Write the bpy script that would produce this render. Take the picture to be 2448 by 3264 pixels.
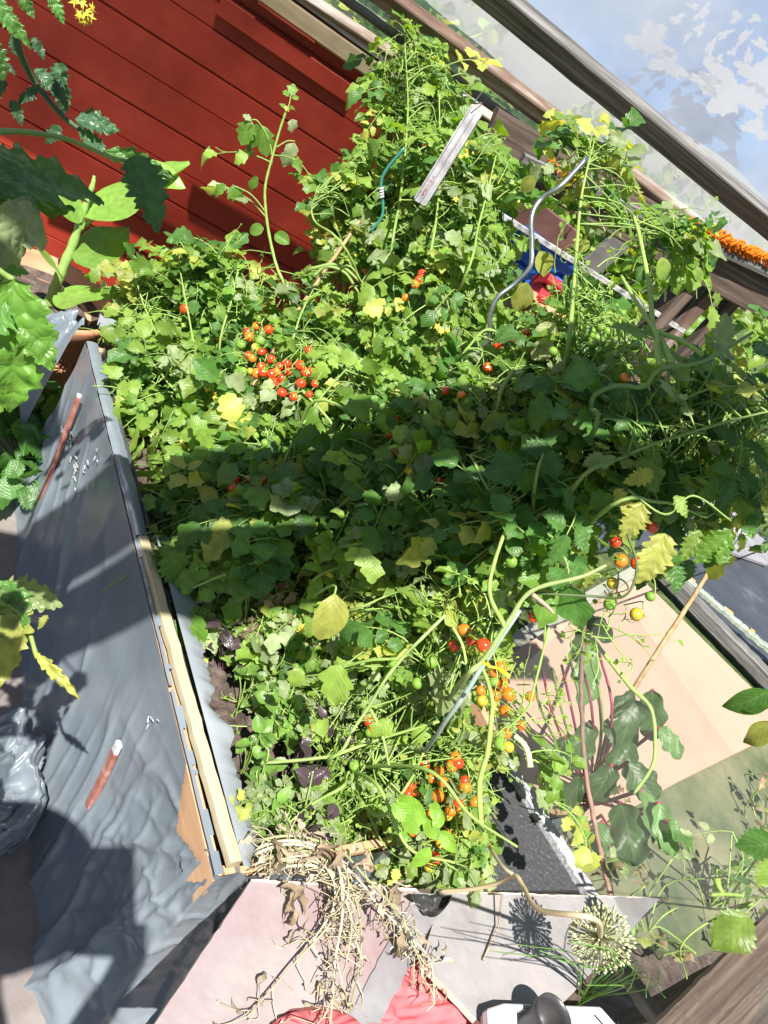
import bpy, math, random
import numpy as np
from mathutils import Vector, Matrix, Euler
rad = math.radians
random.seed(7); RNG = np.random.default_rng(11)
SC = bpy.context.scene
for o in list(bpy.data.objects): bpy.data.objects.remove(o)

# ------------------------------------------------------------------ camera
F = 2450.0; ROLL = rad(38); PIT = rad(29.2); H = 1.6
FW = np.array([0, math.cos(PIT), -math.sin(PIT)]); UP = np.array([0, math.sin(PIT), math.cos(PIT)]); RT = np.array([1.0, 0, 0])
CAM = np.array([0, 0, H])
cr, sr = math.cos(ROLL), math.sin(ROLL)
ix = RT * cr + UP * sr          # picture right in the world
iy = -(RT * sr - UP * cr)       # picture up in the world
cam_d = bpy.data.cameras.new('camera'); cam = bpy.data.objects.new('camera', cam_d); SC.collection.objects.link(cam)
cam_d.sensor_fit = 'VERTICAL'; cam_d.sensor_height = 36; cam_d.sensor_width = 27; cam_d.lens = F / 3264 * 36
cam_d.clip_start = 0.02; cam_d.clip_end = 400
m = Matrix(((ix[0], iy[0], -FW[0], 0), (ix[1], iy[1], -FW[1], 0), (ix[2], iy[2], -FW[2], H), (0, 0, 0, 1)))
cam.matrix_world = m
SC.camera = cam

def ray(x, y):
    dx, dy = x - 1224, y - 1632
    return F * FW + (dx * cr + dy * sr) * RT + (dx * sr - dy * cr) * UP
def PZ(x, y, z):                # point of a horizontal plane
    r = ray(x, y); return CAM + r * ((z - H) / r[2])
def PD(x, y, d):                # point at a distance
    r = ray(x, y); return CAM + r / np.linalg.norm(r) * d
def PW(x, y, n, D):             # point of an upright plane n.p = D
    r = ray(x, y); return CAM + r * ((D - n @ CAM) / (n @ r))
def PX(p):                      # back to picture units (arrays allowed)
    d = np.asarray(p) - CAM; z = d @ FW; z = np.where(np.abs(z) < 1e-4, 1e-4, z)
    a = F * (d @ RT) / z; b = F * (d @ UP) / z
    return 1224 + a * cr + b * sr, 1632 + a * sr - b * cr, z

# ------------------------------------------------------------------ light
SUN = np.array([0.01335732, -0.51481069, 0.85719982])
world = bpy.data.worlds.new('World'); SC.world = world; world.use_nodes = True
nt = world.node_tree; bg = nt.nodes['Background']
sky = nt.nodes.new('ShaderNodeTexSky'); sky.sky_type = 'NISHITA'; sky.sun_disc = False
sky.sun_elevation = rad(59); sky.sun_rotation = rad(178.5); sky.air_density = 1.0; sky.dust_density = 1.0
nt.links.new(sky.outputs[0], bg.inputs[0]); bg.inputs[1].default_value = 0.055
sd = bpy.data.lights.new('sun', 'SUN'); sd.energy = 5.0; sd.angle = rad(0.5); sd.color = (1, 0.955, 0.88)
so = bpy.data.objects.new('sun', sd); SC.collection.objects.link(so)
so.rotation_euler = Vector(SUN).to_track_quat('Z', 'Y').to_euler(); so.location = (0, -3, 6)
SC.view_settings.view_transform = 'Standard'; SC.view_settings.look = 'None'; SC.view_settings.exposure = 1.2; SC.view_settings.gamma = 1
SC.render.engine = 'CYCLES'; SC.cycles.max_bounces = 8; SC.cycles.transparent_max_bounces = 12
SC.cycles.diffuse_bounces = 4; SC.cycles.use_denoising = True

# ------------------------------------------------------------------ materials
def mat(name, col, rough=0.6, spec=0.5, metal=0.0):
    m = bpy.data.materials.new(name); m.use_nodes = True
    b = m.node_tree.nodes['Principled BSDF']
    b.inputs['Base Color'].default_value = (*col, 1); b.inputs['Roughness'].default_value = rough
    b.inputs['Specular IOR Level'].default_value = spec; b.inputs['Metallic'].default_value = metal
    return m
def N(m, t, **kw):
    n = m.node_tree.nodes.new(t)
    for k, v in kw.items(): setattr(n, k, v)
    return n
def L(m, a, b): m.node_tree.links.new(a, b)
def bsdf(m): return m.node_tree.nodes['Principled BSDF']
def mapping(m, scale=(1, 1, 1), rot=(0, 0, 0), coord='Object'):
    tc = N(m, 'ShaderNodeTexCoord'); mp = N(m, 'ShaderNodeMapping')
    mp.inputs['Scale'].default_value = scale; mp.inputs['Rotation'].default_value = rot
    L(m, tc.outputs[coord], mp.inputs[0]); return mp.outputs[0]
def noise_ramp(m, vec, scale, stops, detail=6, rough=0.66):
    n = N(m, 'ShaderNodeTexNoise'); n.inputs['Scale'].default_value = scale; n.inputs['Detail'].default_value = detail; n.inputs['Roughness'].default_value = rough
    L(m, vec, n.inputs['Vector']); r = N(m, 'ShaderNodeValToRGB'); L(m, n.outputs['Fac'], r.inputs[0])
    el = r.color_ramp.elements
    while len(el) < len(stops): el.new(0.5)
    for e, (p, c) in zip(el, stops): e.position = p; e.color = (*c, 1)
    return r.outputs[0], n.outputs['Fac']
def bump(m, h, strength=0.3, dist=0.01, to=None):
    b = N(m, 'ShaderNodeBump'); b.inputs['Strength'].default_value = strength; b.inputs['Distance'].default_value = dist
    L(m, h, b.inputs['Height'])
    if to is None: to = bsdf(m)
    L(m, b.outputs[0], to.inputs['Normal']); return b
def noisy(name, stops, scale=8, rough=0.7, spec=0.4, bs=0.3, bd=0.005, vscale=(1, 1, 1), rot=(0, 0, 0), detail=6, metal=0.0, bscale=None):
    m = mat(name, stops[0][1], rough, spec, metal); v = mapping(m, vscale, rot)
    c, f = noise_ramp(m, v, scale, stops, detail); L(m, c, bsdf(m).inputs['Base Color'])
    if bscale:
        n = N(m, 'ShaderNodeTexNoise'); n.inputs['Scale'].default_value = bscale; n.inputs['Detail'].default_value = 8; L(m, v, n.inputs['Vector']); f = n.outputs['Fac']
    if bs: bump(m, f, bs, bd)
    return m
def wood(name, a, b, c, scale=14, rough=0.75, stretch=0.06, bs=0.5):   # grain along local X
    m = mat(name, a, rough, 0.3); v = mapping(m, (stretch, 1, 1))
    col, f = noise_ramp(m, v, scale * 9, [(0.3, a), (0.5, b), (0.72, c)], 8, 0.65); L(m, col, bsdf(m).inputs['Base Color']); bump(m, f, bs, 0.004)
    return m

def leaf_material(name, rough=0.45, transl=0.32, vein=0.5, sheen=0.4, pucker=0):
    m = mat(name, (0.1, 0.2, 0.04), rough, sheen)
    bsdf(m).inputs['Sheen Weight'].default_value = 0.04
    at = N(m, 'ShaderNodeAttribute', attribute_name='Col')
    uv = N(m, 'ShaderNodeUVMap'); sep = N(m, 'ShaderNodeSeparateXYZ'); L(m, uv.outputs[0], sep.inputs[0])
    def M(op, a, b=None, c=None):
        n = N(m, 'ShaderNodeMath', operation=op)
        for i, q in enumerate((a, b, c)):
            if q is None: continue
            if isinstance(q, (int, float)): n.inputs[i].default_value = q
            else: L(m, q, n.inputs[i])
        return n.outputs[0]
    vv = M('ABSOLUTE', M('SUBTRACT', sep.outputs[1], 0.5))
    t = M('SUBTRACT', M('MULTIPLY', sep.outputs[0], 6.5), M('MULTIPLY', vv, 5.0))
    fr = M('ABSOLUTE', M('SUBTRACT', M('FRACT', t), 0.5))
    side = M('GREATER_THAN', 0.06, fr); mid = M('GREATER_THAN', 0.035, vv)
    vn = M('MAXIMUM', side, mid)
    tc = N(m, 'ShaderNodeTexCoord'); no = N(m, 'ShaderNodeTexNoise'); no.inputs['Scale'].default_value = 60; no.inputs['Detail'].default_value = 3; L(m, tc.outputs['Object'], no.inputs['Vector'])
    hsv = N(m, 'ShaderNodeHueSaturation'); L(m, at.outputs['Color'], hsv.inputs['Color'])
    L(m, M('MULTIPLY_ADD', no.outputs['Fac'], 0.9, 0.55), hsv.inputs['Value'])
    mx = N(m, 'ShaderNodeMix', data_type='RGBA'); L(m, M('MULTIPLY', vn, vein), mx.inputs[0]); L(m, hsv.outputs[0], mx.inputs[6]); mx.inputs[7].default_value = (0.22, 0.32, 0.12, 1)
    L(m, mx.outputs[2], bsdf(m).inputs['Base Color'])
    h = M('ADD', M('MULTIPLY', fr, 0.4 if pucker else 1.0), M('MULTIPLY', no.outputs['Fac'], 0.8))
    if pucker:
        vo = N(m, 'ShaderNodeTexVoronoi'); vo.inputs['Scale'].default_value = pucker; L(m, tc.outputs['Object'], vo.inputs['Vector']); h = M('ADD', h, M('MULTIPLY', vo.outputs['Distance'], -3.0))
    bump(m, h, 0.6 if pucker else 0.4, 0.003 if pucker else 0.002)
    tr = N(m, 'ShaderNodeBsdfTranslucent'); g = N(m, 'ShaderNodeMix', data_type='RGBA', blend_type='MULTIPLY'); g.inputs[0].default_value = 1
    L(m, hsv.outputs[0], g.inputs[6]); g.inputs[7].default_value = (2.0, 1.9, 0.5, 1); L(m, g.outputs[2], tr.inputs[0])
    ms = N(m, 'ShaderNodeMixShader'); ms.inputs[0].default_value = transl
    L(m, bsdf(m).outputs[0], ms.inputs[1]); L(m, tr.outputs[0], ms.inputs[2])
    L(m, ms.outputs[0], m.node_tree.nodes['Material Output'].inputs[0])
    return m

M_LEAF = leaf_material('tomato_leaf', 0.4, 0.42, 0.25, 0.4); M_GLOSS = leaf_material('glossy_leaf', 0.32, 0.25, 0.2, 0.5); M_PUCK = leaf_material('puckered_leaf', 0.38, 0.32, 0.12, 0.45, 75); M_DRY = leaf_material('dry_leaf', 0.8, 0.15, 0.3, 0.1)
M_STEM = mat('green_stem', (0.16, 0.25, 0.05), 0.55, 0.4)
at = N(M_STEM, 'ShaderNodeAttribute', attribute_name='Col'); L(M_STEM, at.outputs[0], bsdf(M_STEM).inputs[0])
v = mapping(M_STEM); c_, f_ = noise_ramp(M_STEM, v, 300, [(0, (0, 0, 0)), (1, (1, 1, 1))], 2); bump(M_STEM, f_, 0.2, 0.001)
def fruit_mat(name, a, b):
    m = mat(name, a, 0.16, 0.6); v = mapping(m); c, f = noise_ramp(m, v, 25, [(0.3, a), (0.7, b)], 2); L(m, c, bsdf(m).inputs[0])
    bsdf(m).inputs['Coat Weight'].default_value = 0.4; bsdf(m).inputs['Coat Roughness'].default_value = 0.08; return m
M_RED = fruit_mat('ripe_red', (0.62, 0.035, 0.01), (0.7, 0.07, 0.015)); M_ORG = fruit_mat('ripening_orange', (0.72, 0.14, 0.012), (0.75, 0.22, 0.02))
M_GRN = fruit_mat('unripe_green', (0.12, 0.26, 0.03), (0.2, 0.34, 0.05)); M_YEL = fruit_mat('turning_yellow', (0.42, 0.38, 0.04), (0.5, 0.3, 0.03))

M_REDP = noisy('red_paint', [(0.25, (0.22, 0.018, 0.010)), (0.5, (0.275, 0.026, 0.013)), (0.75, (0.32, 0.042, 0.022))], 3.5, 0.55, 0.35, 0.2, 0.002, (0.8, 2, 2), bscale=90, detail=10)
M_TRIM = wood('raw_pine', (0.28, 0.21, 0.13), (0.38, 0.3, 0.19), (0.45, 0.38, 0.26), 5)
M_GREYW = wood('weathered_grey_timber', (0.035, 0.033, 0.032), (0.12, 0.115, 0.11), (0.27, 0.26, 0.25), 9, 0.85, 0.03, 0.9)
M_BROWNW = wood('dark_brown_timber', (0.035, 0.025, 0.02), (0.09, 0.065, 0.05), (0.2, 0.15, 0.12), 7, 0.8, 0.04, 0.7)
M_PEEL = wood('peeling_stained_timber', (0.06, 0.03, 0.02), (0.15, 0.10, 0.075), (0.42, 0.39, 0.36), 2.2, 0.8, 0.12, 0.6)
M_PLY = wood('plywood', (0.4, 0.23, 0.13), (0.47, 0.29, 0.17), (0.52, 0.34, 0.21), 4, 0.7, 0.1, 0.2)
M_BATTEN = wood('pale_batten', (0.34, 0.25, 0.13), (0.47, 0.4, 0.25), (0.54, 0.49, 0.35), 4, 0.6, 0.03, 0.2)
M_TAN = noisy('tan_board_face', [(0.3, (0.37, 0.24, 0.175)), (0.7, (0.42, 0.29, 0.22))], 3, 0.8, 0.2, 0.15, 0.002, bscale=90)
M_MOSS = noisy('mossy_board', [(0.35, (0.05, 0.075, 0.035)), (0.5, (0.13, 0.14, 0.075)), (0.65, (0.21, 0.2, 0.12))], 2.5, 0.75, 0.3, 0.4, 0.003, detail=12, bscale=60)
M_TERRA = noisy('terracotta', [(0.3, (0.45, 0.19, 0.1)), (0.7, (0.56, 0.28, 0.17))], 6, 0.75, 0.3, 0.15, 0.002, bscale=50)
M_SOIL = noisy('dry_soil', [(0.3, (0.04, 0.03, 0.025)), (0.55, (0.11, 0.085, 0.075)), (0.8, (0.2, 0.165, 0.15))], 30, 0.95, 0.1, 1.0, 0.012, detail=12, bscale=70)
M_PAVE = noisy('concrete_paving', [(0.3, (0.13, 0.11, 0.105)), (0.7, (0.22, 0.195, 0.185))], 14, 0.85, 0.3, 0.3, 0.003, detail=10)
M_FILM = noisy('grey_plastic_film', [(0.3, (0.12, 0.145, 0.17)), (0.7, (0.18, 0.21, 0.24))], 3, 0.26, 0.5, 0.12, 0.003, (1, 1, 1), bscale=14)
for _m in (M_FILM,):     # sharp random creases
    _v = mapping(_m, (1.0, 1.0, 0.45), (0.5, 0.3, 0.2)); _n = N(_m, 'ShaderNodeTexNoise'); _n.noise_type = 'RIDGED_MULTIFRACTAL'; _n.inputs['Scale'].default_value = 5.5; _n.inputs['Detail'].default_value = 3; _n.inputs['Roughness'].default_value = 0.5; _n.inputs['Distortion'].default_value = 0.4
    L(_m, _v, _n.inputs['Vector']); _b = N(_m, 'ShaderNodeBump'); _b.inputs['Strength'].default_value = 1.0; _b.inputs['Distance'].default_value = 0.012; L(_m, _n.outputs['Fac'], _b.inputs['Height'])
    _old = bsdf(_m).inputs['Normal'].links[0].from_node; L(_m, _b.outputs[0], _old.inputs['Normal'])
M_FILM2 = noisy('inner_plastic_film', [(0.3, (0.22, 0.25, 0.28)), (0.7, (0.28, 0.31, 0.34))], 3, 0.4, 0.5, 0.2, 0.004, bscale=30)
M_SLATE = noisy('dusty_panel', [(0.35, (0.19, 0.17, 0.17)), (0.5, (0.26, 0.25, 0.25)), (0.65, (0.31, 0.28, 0.28))], 5, 0.4, 0.5, 0.5, 0.004, detail=12, bscale=40)
M_SLATEP = noisy('dusty_pink_panel', [(0.35, (0.25, 0.165, 0.175)), (0.5, (0.28, 0.225, 0.23)), (0.62, (0.31, 0.275, 0.27))], 3.5, 0.36, 0.5, 0.5, 0.004, detail=12, bscale=40)
M_EDGE = noisy('chipped_panel_edge', [(0.3, (0.5, 0.42, 0.33)), (0.7, (0.65, 0.6, 0.5))], 40, 0.8)
M_CUSH = noisy('red_cloth', [(0.3, (0.5, 0.085, 0.1)), (0.7, (0.58, 0.18, 0.19))], 4, 0.8, 0.3, 0.3, 0.003, bscale=140)
M_METAL = noisy('aluminium', [(0.3, (0.55, 0.55, 0.56)), (0.7, (0.75, 0.75, 0.76))], 20, 0.35, 0.5, 0.1, 0.001, metal=0.6)
M_STEEL = noisy('galvanised_wire', [(0.3, (0.25, 0.26, 0.27)), (0.7, (0.5, 0.52, 0.53))], 20, 0.3, 0.5, 0.1, 0.001, metal=0.9)
M_WHITE = mat('white_plastic', (0.5, 0.5, 0.52), 0.35); M_BLACKP = noisy('black_plastic', [(0.3, (0.03, 0.03, 0.032)), (0.7, (0.06, 0.058, 0.06))], 20, 0.35)
M_FELT = noisy('black_roofing_felt', [(0.4, (0.035, 0.035, 0.04)), (0.62, (0.06, 0.06, 0.065)), (0.8, (0.3, 0.3, 0.32))], 120, 0.8, 0.4, 0.8, 0.004, detail=4)
M_FOILS = noisy('grey_mineral_strip', [(0.4, (0.25, 0.25, 0.27)), (0.7, (0.55, 0.55, 0.57))], 160, 0.7, 0.4, 0.8, 0.004)
M_BSHEET = noisy('black_sheeting', [(0.3, (0.03, 0.033, 0.04)), (0.6, (0.055, 0.06, 0.07)), (0.8, (0.16, 0.17, 0.18))], 3, 0.4, 0.5, 0.4, 0.01)
M_RUST = noisy('worn_red_brown_stake', [(0.3, (0.2, 0.06, 0.045)), (0.55, (0.33, 0.14, 0.11)), (0.75, (0.5, 0.32, 0.28))], 22, 0.6, 0.3, 0.3, 0.002)
M_CANE = noisy('bamboo_cane', [(0.3, (0.22, 0.14, 0.06)), (0.7, (0.42, 0.3, 0.16))], 30, 0.6, 0.3, 0.2, 0.002)
M_BCANE = noisy('brown_cane', [(0.3, (0.16, 0.09, 0.065)), (0.7, (0.3, 0.19, 0.15))], 30, 0.6, 0.3, 0.2, 0.002)
M_RUSTY = noisy('orange_yarn', [(0.3, (0.5, 0.11, 0.008)), (0.7, (0.68, 0.2, 0.02))], 80, 0.9, 0.1, 0.6, 0.003)
M_GRASS = noisy('rough_lawn', [(0.3, (0.03, 0.045, 0.018)), (0.5, (0.065, 0.095, 0.03)), (0.7, (0.14, 0.16, 0.07))], 14, 0.9, 0.2, 1.0, 0.03, detail=10)
M_SHEETB = None
def haze_film(name, op, col=(0.62, 0.6, 0.66), rough=0.25, var=0.25, scale=3):
    m = mat(name, col, rough, 0.5); t = N(m, 'ShaderNodeBsdfTransparent'); ms = N(m, 'ShaderNodeMixShader')
    v = mapping(m, (1, 1, 1)); c, f = noise_ramp(m, v, scale, [(0.3, (op * (1 - var),) * 3), (0.7, (min(1, op * (1 + var)),) * 3)], 4)
    tl = N(m, 'ShaderNodeBsdfTranslucent'); tl.inputs[0].default_value = (*col, 1)
    m2 = N(m, 'ShaderNodeMixShader'); m2.inputs[0].default_value = 0.3; L(m, bsdf(m).outputs[0], m2.inputs[1]); L(m, tl.outputs[0], m2.inputs[2])
    L(m, c, ms.inputs[0]); L(m, t.outputs[0], ms.inputs[1]); L(m, m2.outputs[0], ms.inputs[2]); L(m, ms.outputs[0], m.node_tree.nodes['Material Output'].inputs[0])
    c2, f2 = noise_ramp(m, v, 8, [(0, (0, 0, 0)), (1, (1, 1, 1))], 3); bump(m, f2, 0.15, 0.02)
    return m
M_HAZE = haze_film('clouded_greenhouse_film', 0.66, (0.46, 0.46, 0.49), 0.25, 0.3, 1.5); M_PANE = haze_film('dusty_clear_pane', 0.22, (0.36, 0.38, 0.35), 0.2, 0.5, 2)

# ------------------------------------------------------------------ mesh helpers
class MB:
    def __init__(s): s.v = []; s.f = []; s.c = []; s.uv = []; s.mi = []; s.n = 0
    def add(s, v, f, col=(1, 1, 1), uv=None, mi=0):
        v = np.asarray(v, float).reshape(-1, 3); k = len(v)
        s.v.append(v); s.f += [tuple(i + s.n for i in q) for q in f]; s.mi += [mi] * len(f)
        c = np.asarray(col, float); s.c.append(np.broadcast_to(c, (k, 3)) if c.ndim == 1 else c)
        s.uv.append(np.zeros((k, 2)) if uv is None else np.asarray(uv, float)); s.n += k
    def build(s, name, mats, parent=None, smooth=True):
        me = bpy.data.meshes.new(name); V = np.concatenate(s.v) if s.v else np.zeros((0, 3))
        org = np.zeros(3)
        if parent is None and len(V): org = np.array([V[:, 0].mean(), V[:, 1].mean(), V[:, 2].min()]); 
        if parent is not None: org = np.array(parent.get('_w', (0, 0, 0)))
        me.from_pydata((V - org).tolist(), [], s.f); 
        if not isinstance(mats, (list, tuple)): mats = [mats]
        for q in mats: me.materials.append(q)
        me.polygons.foreach_set('material_index', np.array(s.mi, np.int32))
        me.polygons.foreach_set('use_smooth', np.full(len(s.f), smooth))
        C = np.concatenate(s.c); ca = me.color_attributes.new('Col', 'FLOAT_COLOR', 'POINT')
        ca.data.foreach_set('color', np.concatenate([C, np.ones((len(C), 1))], 1).astype(np.float32).ravel())
        U = np.concatenate(s.uv); ul = me.uv_layers.new(name='UVMap')
        li = np.empty(len(me.loops), np.int32); me.loops.foreach_get('vertex_index', li); ul.data.foreach_set('uv', U[li].astype(np.float32).ravel())
        me.update(); o = bpy.data.objects.new(name, me); SC.collection.objects.link(o)
        if parent is not None: o.parent = parent; o['_w'] = tuple(org)
        else: o.location = org; o['_w'] = tuple(org)
        return o
def thing(name, label, cat, loc=(0, 0, 0), group=None):
    o = bpy.data.objects.new(name, None); SC.collection.objects.link(o); o.location = [float(q) for q in loc]
    o['_w'] = [float(q) for q in loc]; return tag(o, label, cat, group)
def tag(o, label, cat, group=None, kind=None):
    if label: o['label'] = label
    if cat: o['category'] = cat
    if group: o['group'] = group
    if kind: o['kind'] = kind
    return o
def struct(o): o['kind'] = 'structure'; return o
def nrm(v): v = np.asarray(v, float); return v / (np.linalg.norm(v) + 1e-12)
def tube(mb, pts, r, n=6, col=(1, 1, 1), mi=0, cap=True):
    pts = np.asarray(pts, float); k = len(pts); r = np.broadcast_to(np.asarray(r, float), (k,))
    tg = np.gradient(pts, axis=0); tg /= np.linalg.norm(tg, axis=1)[:, None] + 1e-12
    a = nrm(np.cross(tg[0], [0.31, 0.2, 0.93])); V = []
    an = np.arange(n) * 2 * math.pi / n
    for i in range(k):
        a = nrm(a - tg[i] * (a @ tg[i])); b = np.cross(tg[i], a)
        V.append(pts[i] + r[i] * (np.cos(an)[:, None] * a + np.sin(an)[:, None] * b))
    V = np.concatenate(V); Fc = [(i * n + j, i * n + (j + 1) % n, (i + 1) * n + (j + 1) % n, (i + 1) * n + j) for i in range(k - 1) for j in range(n)]
    if cap: Fc += [tuple(range(n))[::-1], tuple((k - 1) * n + j for j in range(n))]
    mb.add(V, Fc, col, mi=mi)
def spline(P, m=6):
    P = np.asarray(P, float); k = len(P)
    if k < 3: return np.array([P[0] + (P[-1] - P[0]) * t for t in np.linspace(0, 1, m + 1)])
    Q = np.vstack([2 * P[0] - P[1], P, 2 * P[-1] - P[-2]]); out = []
    for i in range(1, k):
        a, b, c, d = Q[i - 1], Q[i], Q[i + 1], Q[i + 2]
        for t in np.arange(m) / m:
            out.append(0.5 * (2 * b + (c - a) * t + (2 * a - 5 * b + 4 * c - d) * t * t + (3 * b - a - 3 * c + d) * t ** 3))
    out.append(P[-1]); return np.array(out)
def box(mb, c, ax, ay, az, sx, sy, sz, bev=0.08, mi=0, sub=1, rough=0.0, col=(1, 1, 1)):
    # bevelled box along axes, optional subdivisions along x with a slightly uneven section
    c = np.asarray(c, float); b = bev * min(sy, sz); k = sub + 1
    sec = [(-sy / 2 + b, -sz / 2), (sy / 2 - b, -sz / 2), (sy / 2, -sz / 2 + b), (sy / 2, sz / 2 - b), (sy / 2 - b, sz / 2), (-sy / 2 + b, sz / 2), (-sy / 2, sz / 2 - b), (-sy / 2, -sz / 2 + b)]
    V = []
    for i in range(k):
        x = -sx / 2 + sx * i / sub; jit = RNG.normal(0, rough, 2)
        for (y, z) in sec: V.append(c + ax * x + ay * (y + jit[0]) + az * (z + jit[1]))
    n = 8; Fc = [(i * n + j, (i + 1) * n + j, (i + 1) * n + (j + 1) % n, i * n + (j + 1) % n) for i in range(k - 1) for j in range(n)]
    Fc += [tuple(range(n)), tuple((k - 1) * n + j for j in range(n))[::-1]]
    mb.add(V, Fc, col, mi=mi)
def grid(mb, Pf, nu, nv, mi=0, skip=None, col=(1, 1, 1), thick=0):
    V = [Pf(u / nu, v / nv) for u in range(nu + 1) for v in range(nv + 1)]; w = nv + 1
    Fc = []
    for u in range(nu):
        for v in range(nv):
            q = (u * w + v, (u + 1) * w + v, (u + 1) * w + v + 1, u * w + v + 1)
            if skip is not None and skip(sum(V[i] for i in q) / 4): continue
            Fc.append(q)
    uv = [(u / nu, v / nv) for u in range(nu + 1) for v in range(nv + 1)]
    mb.add(V, Fc, col, uv, mi)
def slab(mb, poly, up, t, mi=0, edge_mi=None):   # thick polygon
    P = np.array(poly, float); k = len(P); up = np.asarray(up, float)
    V = np.vstack([P, P - up * t]); mb.add(V, [tuple(range(k))], mi=mi)
    mb.add(V, [tuple(range(2 * k - 1, k - 1, -1))] + [(i, i + k, (i + 1) % k + k, (i + 1) % k) for i in range(k)], mi=mi if edge_mi is None else edge_mi)
def local_frame(o, ax):   # turn an object so its local X runs along ax (for the grain)
    q = Vector(ax).to_track_quat('X', 'Z'); M = q.to_matrix().to_4x4(); loc = o.location.copy()
    o.data.transform(Matrix.Translation((0, 0, 0)) @ M.inverted()); o.rotation_mode = 'QUATERNION'; o.rotation_quaternion = q
    return o
def beam(name, A, B, w, h, material, parent=None, tilt=0.0, sub=24, rough=0.0015, bev=0.1, upref=(0, 0, 1)):
    A = np.asarray(A, float); B = np.asarray(B, float); ax = nrm(B - A); ay = nrm(np.cross(upref, ax)); az = np.cross(ax, ay)
    ca, sa = math.cos(tilt), math.sin(tilt); ay, az = ay * ca + az * sa, az * ca - ay * sa
    mb = MB(); L_ = np.linalg.norm(B - A); box(mb, (0, 0, 0), np.array([1., 0, 0]), np.array([0, 1., 0]), np.array([0, 0, 1.]), L_, w, h, bev, sub=sub, rough=rough)
    s = parent.get('_w', (0, 0, 0)) if parent is not None else (0, 0, 0)
    o = mb.build(name, material, None, smooth=False); o.location = (0, 0, 0)
    V = np.concatenate(mb.v); 
    for vtx, p in zip(o.data.vertices, V): vtx.co = p
    c = (A + B) / 2 - np.array(s)
    o.matrix_world = Matrix(((ax[0], ay[0], az[0], c[0]), (ax[1], ay[1], az[1], c[1]), (ax[2], ay[2], az[2], c[2]), (0, 0, 0, 1)))
    if parent is not None:
        mw = o.matrix_world.copy(); o.parent = parent; o.matrix_basis = mw
    return o
def in_poly(x, y, poly):
    x = np.asarray(x, float); y = np.asarray(y, float); r = np.zeros(x.shape, bool); k = len(poly)
    for i in range(k):
        x1, y1 = poly[i]; x2, y2 = poly[(i + 1) % k]
        if y1 == y2: continue
        r ^= ((y1 > y) != (y2 > y)) & (x < (x2 - x1) * (y - y1) / (y2 - y1) + x1)
    return r
def fbm(x, y, seed=0):
    s = 0
    for k, (a, b, c) in enumerate([(1.0, 1.7, 0.3), (2.3, -1.9, 1.1), (4.1, 3.7, 2.2), (-7.9, 6.3, 0.7), (13.1, 11.3, 1.9)]):
        s += math.sin(a * x + b * y + c + seed * (k + 1.3)) * math.cos(b * x * 0.7 - a * y * 1.1 + seed * 2.1 * k) / (k + 1)
    return s

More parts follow.
